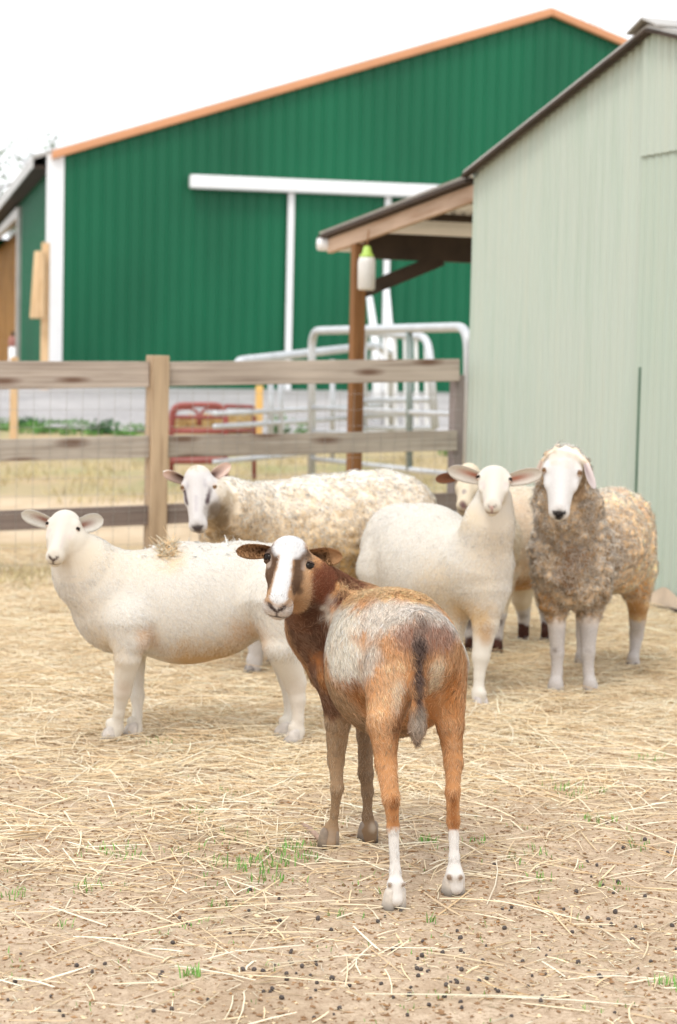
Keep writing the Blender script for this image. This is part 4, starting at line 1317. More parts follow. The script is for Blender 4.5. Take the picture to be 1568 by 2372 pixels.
s2.head(P(151, 1193, 6.58), P(123, 1278, 6.43), RT * 79 - UP * 4, 1.10, mw=.92)
EIN, EDP = A(246, 238, 228), A(160, 84, 56)
s2.ear(s2.hp(.10, -.22, -.17), P(49, 1188, 6.55), .040, np.array([-.1, -1, -.25]), EIN, WHITE, EDP, .5)
s2.ear(s2.hp(.10, .22, -.17), P(240, 1202, 6.60), .048, np.array([.2, -1, -.25]), EIN, WHITE, EDP, .5)
sp_ = s2.spot
sp_(P(440, 1525, 6.65), P(540, 1530, 6.68), .10, A(206, 166, 112), .85, .8); sp_(P(600, 1475, 6.62), P(560, 1470, 6.62), .07, A(222, 184, 144), .7, .8)
sp_(P(338, 1470, 6.55), P(350, 1500, 6.55), .045, A(214, 172, 130), .75, .8); sp_(P(225, 1500, 6.55), P(240, 1520, 6.55), .08, A(226, 200, 160), .7, .9)  # first spot paints the armpit fold's shadow; second is the tan brisket
sp_(P(210, 1290, 6.5), P(330, 1290, 6.55), .10, A(242, 226, 200), .8, .9); sp_(P(150, 1330, 6.4), P(200, 1400, 6.5), .08, A(236, 222, 200), .6, .9)
sp_(P(285, 1600, 6.55), P(285, 1610, 6.55), .04, A(226, 206, 186), .7, .9); sp_(P(690, 1600, 6.6), P(690, 1680, 6.6), .06, A(228, 214, 198), .6, .9)
sp_(P(370, 1285, 6.55), P(400, 1290, 6.6), .06, A(240, 214, 176), .9, .8)
for g in (-1, 1):  # pinkish and cream face tones, also painted to shade its form
    sp_(s2.hp(.40, g * .20, -.05), s2.hp(.5, g * .17, -.08), .06 * s2.hL, A(228, 206, 196), .8, .8, .4, 1)
    sp_(s2.hp(.55, g * .10, .0), s2.hp(.8, g * .10, -.04), .05 * s2.hL, A(232, 218, 208), .6, .8, .4, 1)
sp_(s2.hp(.3, .1, -.45), s2.hp(.7, .05, -.4), .12 * s2.hL, A(232, 218, 200), .7, .8, .4, 1)
face_marks(s2, 'white')
def mkfl(an, face=.25, leg=.4, z=.30, mul=1.0):
    def f_(V):
        f = np.ones(len(V)) * mul
        hl = (V - an.hO) @ an.hB / an.hL
        hd = np.linalg.norm(hl - np.array([.42, 0, -.2]), axis=1) < .72
        f[hd] = face
        f[V[:, 2] < z] = leg
        f[V[:, 2] < .07] = leg * .5
        return f
    return f_
r2, V2, Q2, N2, C2 = finish(s2, 'white short haired ewe at the left standing side on, face turned to us', .0065, WHITE, mkfl(s2), dict(n=48000, len=.024, w=.0030, lift=.14, jit=.45, bright=.035, gam=.40), (.52, .47, .42), 'eye', seed=12)
# ragged tufts of moulting wool along her back
sel = (N2[:, 2] > .75) & (V2[:, 2] > .62)
pts_, nn_ = V2[sel], N2[sel]
cl = P(385, 1272, 6.66)
dc = np.linalg.norm((pts_ - cl) * (1, .45, 1), axis=1)
prob = np.where(dc < .036, 1, 0)
hx = (pts_[:, 0] > P(330, 1260, 6.7)[0]) & (pts_[:, 0] < P(640, 1260, 6.7)[0])
TV, TF, TN, TC = [], [], [], []
cand = np.argwhere(prob > 0)[:, 0]; cand2 = np.argwhere(hx)[:, 0]
for i_ in range(330):
    tuft = i_ < 170
    if tuft and len(cand) == 0: continue
    q_ = pts_[rng.choice(cand if tuft else cand2)]
    dv = nrm(np.array([rng.normal() * .8, rng.normal() * .8, .45 if tuft else .4]))
    l_ = rng.uniform(.018, .046) if tuft else rng.uniform(.008, .024)
    sd_ = nrm(np.cross(dv, rng.normal(size=3))) * rng.uniform(.002, .005)
    bend = rng.normal(size=3) * .4 * l_
    b0 = len(TV)
    for t_ in (0, .4, .75, 1):
        c0 = q_ + dv * l_ * t_ + bend * t_ * t_
        TV += [c0 - sd_ * (1 - t_ * .8), c0 + sd_ * (1 - t_ * .8)]
        TN += [(0, -.5, .85)] * 2
        cc_ = ((A(240, 196, 140) if rng.random() < .6 else A(248, 226, 190)) ** .7) if tuft else A(246, 238, 226) ** .6
        TC += [cc_] * 2
    for k in range(3): TF.append((b0 + 2 * k, b0 + 2 * k + 1, b0 + 2 * k + 3, b0 + 2 * k + 2))
mesh_np('wool_tuft', np.array(TV), np.array(TF), M['fur'], r2, True, {'col': ('COLOR', np.array(TC)), 'nrm': ('VEC', np.array(TN))})

# ---- woolly ewe behind, left of centre
def wool_of(an, zl=.33, head=.70):
    def w(p):
        hl = (p - an.hO) @ an.hB / an.hL
        f = sstep(head * .85, head * 1.15, np.linalg.norm((hl - np.array([.48, 0, -.15])) * (1, 1, .9), axis=-1))
        return f * sstep(zl - .05, zl + .05, p[..., 2])
    return w
s3 = Animal(P(900, 1300, 8.5) * (1, 1, 0), P(560, 1300, 8.15) * (1, 1, 0))
s3.chain([(590, 1255, 8.15, 128), (740, 1252, 8.3, 138), (880, 1226, 8.45, 135), (915, 1205, 8.5, 92)], .08)
s3.chain([(650, 1265, 8.2, 132), (830, 1262, 8.4, 138)], .08)
s3.chain([(600, 1230, 8.1, 108), (530, 1180, 7.9, 68), (488, 1152, 7.75, 46)], .06)
s3.leg([(600, 1340, 8.15, 70), (598, 1440, 8.16, 36), (594, 1500, 8.17, 20), (592, 1530, 8.17, 18), (589, 1548, 8.17, 18)])
s3.leg([(640, 1340, 8.4, 70), (640, 1440, 8.4, 36), (640, 1500, 8.4, 18), (640, 1535, 8.4, 17)])
s3.leg([(880, 1330, 8.4, 80), (885, 1430, 8.45, 40), (900, 1490, 8.5, 20), (890, 1530, 8.45, 17)])
s3.leg([(900, 1330, 8.65, 80), (905, 1430, 8.65, 40), (915, 1490, 8.7, 20), (905, 1520, 8.65, 17)])
s3.wedge = .8
s3.head(P(455, 1096, 7.72), P(455, 1212, 7.58), RT * 75 + UP * 3 - fw * 6, 1.0)
s3.ear(s3.hp(.03, -.22, -.18), P(378, 1093, 7.7), .036, np.array([-.3, -1, -.3]), A(228, 200, 186), A(240, 232, 222), A(60, 26, 20), .8)
s3.ear(s3.hp(.0, .20, -.18), P(535, 1075, 7.8), .038, np.array([.2, -1, -.25]), A(228, 200, 186), A(240, 232, 222), A(60, 26, 20), .8)
WOOL = A(214, 190, 158)
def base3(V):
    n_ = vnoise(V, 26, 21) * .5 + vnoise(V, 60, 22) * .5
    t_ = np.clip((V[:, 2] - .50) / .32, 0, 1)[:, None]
    c = A(196, 164, 116) * (1 - t_) + A(242, 230, 212) * t_  # dark shade of the lower side painted as a wool colour gradient
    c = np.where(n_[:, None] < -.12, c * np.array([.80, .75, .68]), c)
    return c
sp_ = s3.spot
sp_(s3.hp(.2, 0, -.2), s3.hp(.8, 0, -.28), .37 * s3.hL, A(236, 230, 226), 1, .1, .05, 1)
sp_(P(500, 1190, 7.7), P(520, 1240, 7.75), .06, A(120, 98, 70), .8, .7, .5)
for g in (-1, 1):
    sp_(s3.hp(.30, g * .22, -.05), s3.hp(.55, g * .17, -.07), .05 * s3.hL, A(96, 80, 82), 1, .7, .3, 1)
    sp_(s3.hp(.2, g * .14, .02), s3.hp(.26, g * .15, .02), .06 * s3.hL, A(206, 200, 204), .8, .8, .3, 1)
sp_(s3.hp(.5, 0, .06), s3.hp(.75, 0, .0), .04 * s3.hL, A(208, 200, 202), .7, .8, .3, 1)
sp_(P(594, 1480, 8.1), P(590, 1560, 8.1), .09, A(232, 224, 216), 1, .4)
face_marks(s3, 'grey')
sp_(s3.hp(1.0, 0, -.3), s3.hp(.98, 0, -.36), .08 * s3.hL, A(150, 128, 128), .8, .7, .2, 1)
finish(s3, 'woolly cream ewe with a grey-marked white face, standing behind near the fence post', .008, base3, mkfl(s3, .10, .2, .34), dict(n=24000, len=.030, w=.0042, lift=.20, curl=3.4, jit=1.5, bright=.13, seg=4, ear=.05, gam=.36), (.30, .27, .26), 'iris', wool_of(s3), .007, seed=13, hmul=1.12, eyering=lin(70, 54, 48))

# ---- white hair sheep right of centre, facing us
s4 = Animal(P(935, 1270, 7.95) * (1, 1, 0), P(1110, 1320, 7.5) * (1, 1, 0))
s4.chain([(1092, 1318, 7.56, 92), (985, 1285, 7.75, 112), (936, 1266, 7.92, 101)], .06)
s4.chain([(1000, 1330, 7.72, 104)], .08)
s4.chain([(1112, 1290, 7.5, 78), (1132, 1215, 7.44, 54), (1144, 1160, 7.44, 44)], .05)
s4.leg([(1122, 1370, 7.5, 60), (1124, 1440, 7.48, 34), (1114, 1520, 7.46, 20), (1110, 1565, 7.45, 15), (1108, 1605, 7.44, 17), (1110, 1625, 7.43, 17)])
s4.leg([(1060, 1370, 7.6, 60), (1052, 1440, 7.6, 32), (1048, 1520, 7.6, 19), (1047, 1560, 7.6, 15), (1046, 1600, 7.6, 16)])
s4.leg([(900, 1320, 7.82, 76), (905, 1430, 7.83, 46), (915, 1500, 7.9, 24), (920, 1560, 7.85, 16), (922, 1585, 7.83, 17)])
s4.leg([(975, 1330, 8.0, 85), (985, 1430, 8.0, 48), (985, 1500, 8.05, 24), (985, 1550, 8.0, 16), (985, 1570, 7.98, 17)])
s4.head(P(1146, 1088, 7.38), P(1140, 1158, 7.21), RT * 80 + UP * 1, 1.26)
E4I, E4D = A(246, 234, 222), A(206, 112, 76)
s4.ear(s4.hp(.10, -.23, -.17), P(1037, 1086, 7.36), .048, np.array([-.1, -1, -.35]), E4I, WHITE, E4D, .5)
s4.ear(s4.hp(.10, .23, -.17), P(1256, 1094, 7.36), .048, np.array([.1, -1, -.3]), E4I, WHITE, E4D, .5)
sp_ = s4.spot
sp_(P(1060, 1425, 7.45), P(1110, 1430, 7.45), .08, A(222, 186, 134), .9, .8); sp_(P(1128, 1455, 7.42), P(1126, 1480, 7.42), .035, A(196, 158, 116), .8, .8)  # tan chest; second spot paints the shade inside the upper foreleg
sp_(P(1140, 1230, 7.35), P(1120, 1330, 7.38), .12, A(242, 228, 206), .8, .9); sp_(P(1010, 1340, 7.5), P(1000, 1390, 7.5), .10, A(236, 218, 190), .8, .9)
sp_(P(850, 1260, 7.85), P(850, 1330, 7.85), .06, A(236, 228, 214), .8, .9)
sp_(P(1060, 1210, 7.4), P(1085, 1200, 7.4), .06, A(240, 222, 192), .8, .9)
for g in (-1, 1):
    sp_(s4.hp(.38, g * .22, -.05), s4.hp(.5, g * .17, -.08), .06 * s4.hL, A(226, 208, 200), .8, .8, .4, 1)
    sp_(s4.hp(.75, g * .16, -.16), s4.hp(.9, g * .14, -.2), .05 * s4.hL, A(230, 214, 206), .7, .8, .4, 1)
face_marks(s4, 'pink')
for x_, y_ in ((.02, .1), (.10, -.12), (.0, -.02)): sp_(s4.hp(x_, y_, .08), s4.hp(x_ + .01, y_, .08), .012 * s4.hL, A(150, 140, 136), .7, .6, .1, 1)
finish(s4, 'white sheep with pink ears and nose, right of centre, looking straight at us', .0065, WHITE, mkfl(s4), dict(n=36000, len=.024, w=.0034, lift=.14, jit=.5, bright=.035, gam=.40), (.50, .45, .42), 'eye', seed=14)

# ---- spotted sheep mostly hidden behind her
s5 = Animal(P(1235, 1215, 9.25) * (1, 1, 0), P(1120, 1260, 8.75) * (1, 1, 0))
s5.chain([(1128, 1250, 8.75, 86), (1190, 1232, 9.0, 98), (1232, 1216, 9.2, 90)], .08)
s5.chain([(1195, 1280, 9.0, 88)], .08)
s5.chain([(1122, 1225, 8.65, 68), (1105, 1165, 8.45, 44)], .06)
s5.leg([(1110, 1330, 8.75, 50), (1096, 1420, 8.8, 24), (1090, 1470, 8.8, 15), (1089, 1500, 8.8, 14)], hoof=.95)
s5.leg([(1150, 1330, 8.8, 50), (1152, 1420, 8.75, 24), (1151, 1470, 8.75, 15), (1150, 1505, 8.74, 15)], hoof=.95)
s5.leg([(1212, 1310, 9.1, 52), (1208, 1385, 9.12, 26), (1214, 1430, 9.18, 15), (1213, 1475, 9.2, 14)], hoof=.95)
s5.leg([(1260, 1310, 9.2, 52), (1262, 1385, 9.2, 26), (1266, 1430, 9.25, 15), (1265, 1475, 9.2, 14)], hoof=.95)
s5.head(P(1088, 1084, 8.35), P(1076, 1162, 8.2), RT * 70 + UP * 2 + fw * 10, 1.0)
s5.ear(s5.hp(.14, -.20, -.16), P(1008, 1110, 8.32), .034, np.array([.0, -1, -.1]), A(132, 86, 62), A(110, 72, 52), A(92, 56, 42), .3)
s5.ear(s5.hp(.14, .20, -.16), P(1170, 1105, 8.4), .030, np.array([.0, -1, -.1]), A(132, 86, 62), A(110, 72, 52), A(92, 56, 42), .3)
sp_ = s5.spot
sp_(P(1200, 1365, 8.85), P(1240, 1365, 8.9), .08, A(204, 156, 104), .95, .7); sp_(P(1205, 1150, 8.75), P(1210, 1300, 8.8), .09, A(238, 208, 176), .8, .8)
for x_, D_ in ((1089, 8.8), (1150, 8.74), (1213, 9.2), (1265, 9.2)):
    top = 1420 if x_ > 1200 else 1440
    sp_(P(x_, top, D_), P(x_, 1520, D_), .07, A(224, 218, 214), 1, .3)
    sp_(P(x_, 1462 if x_ > 1200 else 1498, D_), P(x_, 1540, D_), .05, A(84, 54, 44), 1, .25, .3)
    sp_(P(x_, top - 5, D_ - .03), P(x_, top, D_ - .03), .03, A(110, 96, 88), .8, .5, .5)
sp_(s5.hp(.3, -.24, -.1), s5.hp(.36, -.24, -.12), .10 * s5.hL, A(120, 86, 66), .9, .5, .3, 1)
sp_(s5.hp(.70, -.04, .0), s5.hp(.74, -.04, .0), .05 * s5.hL, A(150, 138, 138), .8, .5, .3, 1)
face_marks(s5, 'pink')
sp_(s5.hp(1.0, -.05, -.06), s5.hp(1.02, 0, -.1), .08 * s5.hL, A(120, 84, 88), .9, .6, .2, 1)
finish(s5, 'cream spotted sheep with a brown ear, mostly hidden behind the white sheep', .008, CREAM, mkfl(s5), dict(n=26000, len=.024, w=.0045, lift=.22, jit=.5, bright=.05, gam=.5), (.07, .05, .045), 'eye', seed=15)

# ---- big woolly sheep at the right, facing us
s6 = Animal(P(1410, 1240, 8.35) * (1, 1, 0), P(1325, 1300, 7.75) * (1, 1, 0))
s6.chain([(1326, 1300, 7.75, 94), (1380, 1250, 8.05, 105), (1415, 1238, 8.3, 90), (1425, 1215, 8.3, 80)], .08)
s6.chain([(1420, 1290, 8.25, 82)], .08)
s6.chain([(1326, 1330, 7.72, 72)], .07)
s6.chain([(1322, 1265, 7.7, 84), (1316, 1175, 7.64, 66), (1308, 1110, 7.6, 58)], .06)
s6.leg([(1285, 1375, 7.74, 40), (1289, 1430, 7.74, 25), (1291, 1510, 7.74, 17.5), (1289, 1555, 7.74, 15), (1287, 1590, 7.73, 18), (1287, 1600, 7.73, 19)], hoof=1.05)
s6.leg([(1368, 1375, 7.78, 42), (1364, 1430, 7.78, 26), (1361, 1510, 7.77, 18), (1363, 1555, 7.77, 15.5), (1367, 1590, 7.76, 18), (1368, 1600, 7.76, 19)], hoof=1.05)
s6.leg([(1470, 1320, 8.4, 52), (1478, 1400, 8.44, 28), (1474, 1470, 8.5, 17), (1468, 1520, 8.48, 14), (1466, 1538, 8.46, 17)])
s6.leg([(1370, 1330, 8.5, 52), (1356, 1400, 8.52, 28), (1350, 1470, 8.55, 17), (1347, 1520, 8.52, 14), (1346, 1535, 8.5, 17)])
s6.head(P(1304, 1060, 7.42), P(1296, 1178, 7.27), RT * 88 + UP * 1, 1.2, .95)
s6.chain([(1311, 1088, 7.51, 56)], .03)
s6.ear(P(1255, 1068, 7.44), P(1240, 1118, 7.44), .022, np.array([-.6, -1, .1]), A(232, 216, 200), A(232, 222, 208), A(206, 170, 150), .3)
s6.ear(P(1357, 1072, 7.44), P(1374, 1134, 7.42), .026, np.array([.5, -1, .1]), A(214, 200, 196), A(226, 216, 206), A(170, 150, 150), .35, -.1)
def base6(V):
    n_ = vnoise(V, 24, 31) * .5 + vnoise(V, 55, 32) * .5
    dep = np.clip((V[:, 1] - 7.75) / .3, 0, 1)[:, None]
    c = A(172, 150, 124) * (1 - dep) + A(226, 190, 146) * dep
    t_ = np.clip((V[:, 2] - .72) / .15, 0, 1)[:, None] * dep
    c = c * (1 - t_) + A(240, 216, 184) * t_
    c = np.where(n_[:, None] < -.10, c * (1 - np.array([.34, .39, .44]) * (1 - .6 * dep)), c)
    c = np.where(n_[:, None] > .28, np.clip(c * 1.25, 0, .8), c)
    return c
sp_ = s6.spot
sp_(P(1330, 1300, 7.55), P(1310, 1340, 7.55), .07, A(116, 88, 66), .6, .8, .6); sp_(P(1260, 1400, 7.65), P(1275, 1440, 7.65), .05, A(176, 128, 70), .8, .7, .5)
sp_(P(1245, 1200, 7.6), P(1235, 1300, 7.6), .05, A(170, 150, 128), .6, .8, .5)
sp_(P(1390, 1440, 7.65), P(1360, 1445, 7.65), .05, A(184, 140, 88), .8, .7, .5)
sp_(P(1490, 1370, 8.3), P(1480, 1420, 8.35), .07, A(184, 132, 74), .8, .7, .5)
sp_(P(1440, 1140, 8.2), P(1475, 1200, 8.2), .05, A(226, 170, 122), .6, .8, .6)
LEGW = A(222, 214, 208)
for x_, D_ in ((1290, 7.74), (1363, 7.77), (1470, 8.47), (1348, 8.53)):
    sp_(P(x_, 1475, D_), P(x_, 1610, D_), .085, LEGW, 1, .25)
for x_, D_ in ((1291, 7.68), (1361, 7.71)): sp_(P(x_ - 6, 1510, D_), P(x_ + 4, 1510, D_), .020, A(116, 100, 90), .85, .6, .4)
sp_(s6.hp(.25, 0, -.15), s6.hp(.85, 0, -.25), .36 * s6.hL, A(244, 238, 234), 1, .1, .05, 1)
sp_(s6.hp(-.02, 0, -.1), s6.hp(.02, 0, -.02), .24 * s6.hL, A(240, 228, 210), .9, .6, .4, 1)
sp_(P(1312, 1062, 7.46), P(1312, 1075, 7.52), .085, A(240, 226, 206), .9, .6, .4, 1)
face_marks(s6, 'dark')
finish(s6, 'big woolly grey-brown sheep with white face at the right, facing us by the shed', .0075, base6, mkfl(s6, .10, .18, .31), dict(n=27000, len=.030, w=.0042, lift=.22, curl=3.6, jit=1.5, bright=.16, seg=4, ear=.05, gam=.32), (.16, .14, .14), 'iris', (lambda p: wool_of(s6, .31, .66)(p) * (1 - .5 * sstep(7.75, 8.0, p[..., 1]))), .015, seed=16, hmul=1.32, lid=A(190, 172, 160), eyering=lin(52, 42, 38))
#PART4
# ------------------------------------------------------------------ straw, litter, droppings, seedlings
def strands(n, xs_, ys_, zs_, ln, wd, cols, tilt=.06, seed=3, kink=.25):
    g = np.random.default_rng(seed)
    an = g.random(n) * 2 * np.pi
    tl = g.normal(size=n) * tilt
    d = np.stack([np.cos(an) * np.cos(tl), np.sin(an) * np.cos(tl), np.sin(tl)], 1)
    sd_ = np.stack([-np.sin(an), np.cos(an), np.zeros(n)], 1)
    up = np.cross(d, sd_)
    c = np.stack([xs_, ys_, zs_], 1)
    bend = g.normal(size=(n, 1)) * kink * ln[:, None] * .12
    segs = (-.5, -.12, .2, .5)
    VV = []
    for t_ in segs:
        o = c + d * (ln * t_)[:, None] + sd_ * bend * (1 - 4 * t_ * t_)
        o[:, 2] += np.abs(bend[:, 0]) * .4 * (1 - 4 * t_ * t_)
        for a in (0, 2.094, 4.189):
            VV.append(o + (sd_ * math.cos(a) + up * math.sin(a) * .8) * (wd * (1 if abs(t_) < .4 else .75))[:, None])
    VV = np.stack(VV, 1)
    m_ = VV.shape[1]
    b = np.arange(n)[:, None] * m_
    Fq = []
    for k in range(len(segs) - 1):
        for a in range(3):
            a2 = (a + 1) % 3
            Fq.append(np.concatenate([b + 3 * k + a, b + 3 * k + a2, b + 3 * (k + 1) + a2, b + 3 * (k + 1) + a], 1))
    return VV.reshape(-1, 3), np.concatenate(Fq), np.repeat(cols, m_, 0)

def straw_density(x, y):
    p_ = np.stack([x, y, x * 0], -1)
    n1 = vnoise(p_, .9, 41) * .6 + vnoise(p_, 2.6, 42) * .4
    d = sstep(4.3, 7.6, y + .9 * n1 - .12 * x)
    d = .045 + .955 * d ** 1.5
    d *= 1 - .75 * sstep(10.9, 11.5, y - .35 * x)
    # trodden bare earth beside and behind the front sheep at the right
    bare = (1 - sstep(.35, 1.1, np.abs(x - .85) / 1.0)) * (1 - sstep(6.0, 7.2, y))
    mat = sstep(-.25, .35, vnoise(p_, 3.4, 46) * .7 + vnoise(p_, 8.0, 47) * .4 + .35 * sstep(6.5, 9, y))
    return d * (1 - .65 * bare) * (.30 + .70 * mat)

def scatter(n, y0, y1, dens, seed):
    g = np.random.default_rng(seed)
    out_x, out_y, tot = [], [], 0
    while tot < n:
        y = y0 + (y1 - y0) * g.random(n); x = (g.random(n) * 2 - 1) * (.19 * y + .35)
        k = g.random(n) < dens(x, y) * (.19 * y + .35) / (.19 * y1 + .35)
        out_x.append(x[k]); out_y.append(y[k]); tot += k.sum()
    return np.concatenate(out_x)[:n], np.concatenate(out_y)[:n]

def straw_cols(n, seed):
    g = np.random.default_rng(seed)
    a, b_, c = lin(236, 211, 168), lin(248, 237, 212), lin(200, 160, 110)
    t_ = g.random((n, 1)); u = (g.random((n, 1)) < .25)
    col = a * (1 - t_) + b_ * t_
    col = np.where(u, col * .5 + c * .5, col)
    return np.clip(col * g.uniform(.8, 1.06, (n, 1)) * .95, 0, .85)

n_ = 110000
x, y = scatter(n_, 4.0, 13.2, straw_density, 51)
g = np.random.default_rng(52)
dn = straw_density(x, y)
z = ground_h(x, y) + .004 + g.random(n_) ** 2 * .035 * dn
ln = g.gamma(2.6, .05, n_) + .03
V, F, C = strands(n_, x, y, z, np.minimum(ln, .42), g.uniform(.0008, .0024, n_), straw_cols(n_, 53), .09, 54, .22)
tag(mesh_np('straw', V, F, M['straw'], None, False, {'col': ('COLOR', C)}), 'loose pale golden straw strewn over the yard', 'straw', kind='stuff')

n_ = 900
x, y = scatter(n_, 3.1, 6.4, lambda x, y: .35 + .65 * sstep(4, 5.5, y), 61)
g = np.random.default_rng(62)
V, F, C = strands(n_, x, y, ground_h(x, y) + .004, g.gamma(2.2, .05, n_) + .02, g.uniform(.0010, .0026, n_), straw_cols(n_, 63), .03, 64, .3)
tag(mesh_np('scattered_straw', V, F, M['straw'], None, False, {'col': ('COLOR', C)}), 'single straw stalks lying on the bare sandy foreground', 'straw', kind='stuff')

n_ = 14000
x, y = scatter(n_, 2.9, 7.5, lambda x, y: .5 + .5 * np.clip(vnoise(np.stack([x, y, x * 0], -1), 2.2, 44) * 1.5, -1, 1), 66)
g = np.random.default_rng(67)
V, F, C = strands(n_, x, y, ground_h(x, y) + .002, g.gamma(2.0, .009, n_) + .006, g.uniform(.0006, .0016, n_), straw_cols(n_, 68) * g.uniform(.6, 1, (n_, 1)), .08, 69, .2)
tag(mesh_np('chaff', V, F, M['straw'], None, False, {'col': ('COLOR', C)}), 'short broken bits of straw trodden into the soil', 'straw', kind='stuff')

# fine litter: chaff, crumbs of soil, little stones
n_ = 30000
x, y = scatter(n_, 2.9, 8.0, lambda x, y: 1 - .6 * sstep(5, 7.5, y), 71)
g = np.random.default_rng(72)
cols = np.where(g.random((n_, 1)) < .6, lin(146, 114, 84), np.where(g.random((n_, 1)) < .45, lin(232, 208, 170), lin(160, 124, 88))) * g.uniform(.7, 1.1, (n_, 1))
sz = g.gamma(1.5, .0018, n_) + .001
sz = np.minimum(sz, .0058)
V0 = np.array([(1, 0, 0), (0, 1, 0), (-1, 0, 0), (0, -1, 0), (0, 0, .8), (0, 0, -.6)], float)
jit = 1 + .35 * g.normal(size=(n_, 6, 1))
an = g.random(n_) * 6.28
rot = np.stack([np.stack([np.cos(an), -np.sin(an), an * 0], -1), np.stack([np.sin(an), np.cos(an), an * 0], -1), np.stack([an * 0, an * 0, an * 0 + 1], -1)], 1)
st_ = np.stack([g.uniform(.6, 1.9, n_), g.uniform(.5, 1.1, n_), g.uniform(.4, .9, n_)], 1)
VV = np.einsum('nij,nkj->nki', rot, V0[None] * jit * st_[:, None]) * sz[:, None, None] + np.stack([x, y, ground_h(x, y) + sz * .2], 1)[:, None]
tri = np.array([(0, 1, 4), (1, 2, 4), (2, 3, 4), (3, 0, 4), (1, 0, 5), (2, 1, 5), (3, 2, 5), (0, 3, 5)])
Ft = (np.arange(n_)[:, None, None] * 6 + tri[None]).reshape(-1, 3)
tag(mesh_np('soil_crumbs', VV.reshape(-1, 3), Ft, M['debris'], None, False, {'col': ('COLOR', np.repeat(cols, 6, 0))}), 'crumbs of soil and chaff on the ground', 'soil', kind='stuff')

# seedling grass tufts
def blades(cx, cy, n, rad, hgt, wid, seed):
    g = np.random.default_rng(seed)
    V, F = [], []
    for i in range(n):
        a, r_ = g.random() * 6.28, rad * math.sqrt(g.random())
        bx_, by_ = cx + r_ * math.cos(a), cy + r_ * math.sin(a)
        z0 = float(ground_h(np.array([bx_]), np.array([by_]))[0]) - .003
        th = g.random() * 6.28; le = hgt * g.uniform(.5, 1.2); ln_ = g.uniform(.1, .8)
        dx, dy = math.cos(th), math.sin(th)
        w = wid * g.uniform(.7, 1.2)
        b = len(V)
        V += [(bx_ - dy * w, by_ + dx * w, z0), (bx_ + dy * w, by_ - dx * w, z0),
              (bx_ + dx * le * ln_ * .4 + dy * w * .8, by_ + dy * le * ln_ * .4 - dx * w * .8, z0 + le * .65), (bx_ + dx * le * ln_ * .4 - dy * w * .8, by_ + dy * le * ln_ * .4 + dx * w * .8, z0 + le * .65),
              (bx_ + dx * le * ln_, by_ + dy * le * ln_, z0 + le)]
        F += [(b, b + 1, b + 2, b + 3), (b + 3, b + 2, b + 4)]
    return V, F
gm = MB()
for px, py, n, rad in ((665, 1985, 60, .09), (600, 2010, 50, .10), (560, 2005, 34, .09), (690, 1960, 40, .05), (640, 2040, 30, .08), (520, 1950, 22, .1), (430, 1980, 16, .08), (260, 1975, 26, .1), (300, 1990, 24, .06), (200, 2060, 18, .05),
                       (440, 2270, 26, .025), (990, 1945, 30, .03), (510, 2105, 14, .03), (1380, 1905, 22, .06), (1230, 1975, 18, .06), (1470, 1960, 24, .06), (1350, 1840, 26, .08), (1500, 1760, 20, .06), (780, 2120, 12, .02), (905, 2078, 12, .03), (1555, 2290, 26, .05),
                       (380, 1720, 20, .07), (460, 1880, 16, .06), (540, 1840, 14, .05), (1190, 1990, 12, .05), (1100, 1950, 14, .04), (30, 2080, 14, .03), (1420, 2050, 14, .05), (1250, 2030, 12, .04), (150, 2145, 8, .03), (1290, 1830, 12, .05), (1000, 2140, 6, .02)):
    c = Gd(px, py)
    v, f = blades(c[0], c[1], n, rad, .022 + .01 * random.random(), .0016, int(px * 7 + py))
    gm.add(v, f)
for i in range(160):
    y_ = random.uniform(3.4, 7.2); x_ = random.uniform(-1, 1) * (.18 * y_)
    v, f = blades(x_, y_, random.randint(2, 6), .03, .016, .0013, 900 + i)
    gm.add(v, f)
o = gm.build('seedling_grass', M['grass'])
tag(o, 'small tufts of young green grass in the bare soil', 'grass', kind='stuff')

# far weeds along the drive and thin grass beyond the fence
def leafclump(mb, c, w, h_, n, seed, ls=.05):
    g = np.random.default_rng(seed)
    for i in range(n):
        p_ = np.array([c[0] + g.normal() * w * .45, c[1] + g.normal() * w * .35, c[2] + abs(g.normal()) * h_ * .5 * (1 - .0)])
        d = nrm(g.normal(size=3) + np.array([0, 0, .5])); s_ = nrm(np.cross(d, g.normal(size=3)))
        l_ = ls * g.uniform(.5, 1.3)
        mb.add([p_, p_ + d * l_ * .5 + s_ * l_ * .3, p_ + d * l_, p_ + d * l_ * .5 - s_ * l_ * .3], [(0, 1, 2, 3)])
wm = MB()
for px in range(-60, 350, 9):
    D = 27.4 + random.uniform(-.5, .9)
    c = P(px, 1000, D); c[2] = gz(0, D)
    leafclump(wm, c, .16, .07 if px < 130 else .045, 70, px + 500, .05)
for px, D in ((640, 27.5), (652, 27.6), (700, 27.2), (1046, 25.5), (1055, 25.5), (1040, 26)):
    c = P(px, 1000, D); c[2] = gz(0, D)
    leafclump(wm, c, .14, .22, 80, px + 500, .07)
tag(wm.build('weeds', M['weed']), 'strip of green weeds at the foot of the gravel drive', 'weeds', kind='stuff')
for px, D, h_, lab in ((243, 27.2, .13, 'dark rounded weed bush between the strip of weeds and the drive'), (68, 27.9, .08, 'dark low bush in the weeds at the far left')):
    c = P(px, 1000, D); c[2] = gz(0, D)
    q = MB(); leafclump(q, c, .20, h_, 260, px, .07)
    q.tube([c - (0, 0, .05), c + (0, 0, h_ * .6)], .012, 5)
    o = q.build('bush', M['weed_dark'], origin=c)
    tag(o, lab, 'bush')
gm = MB()
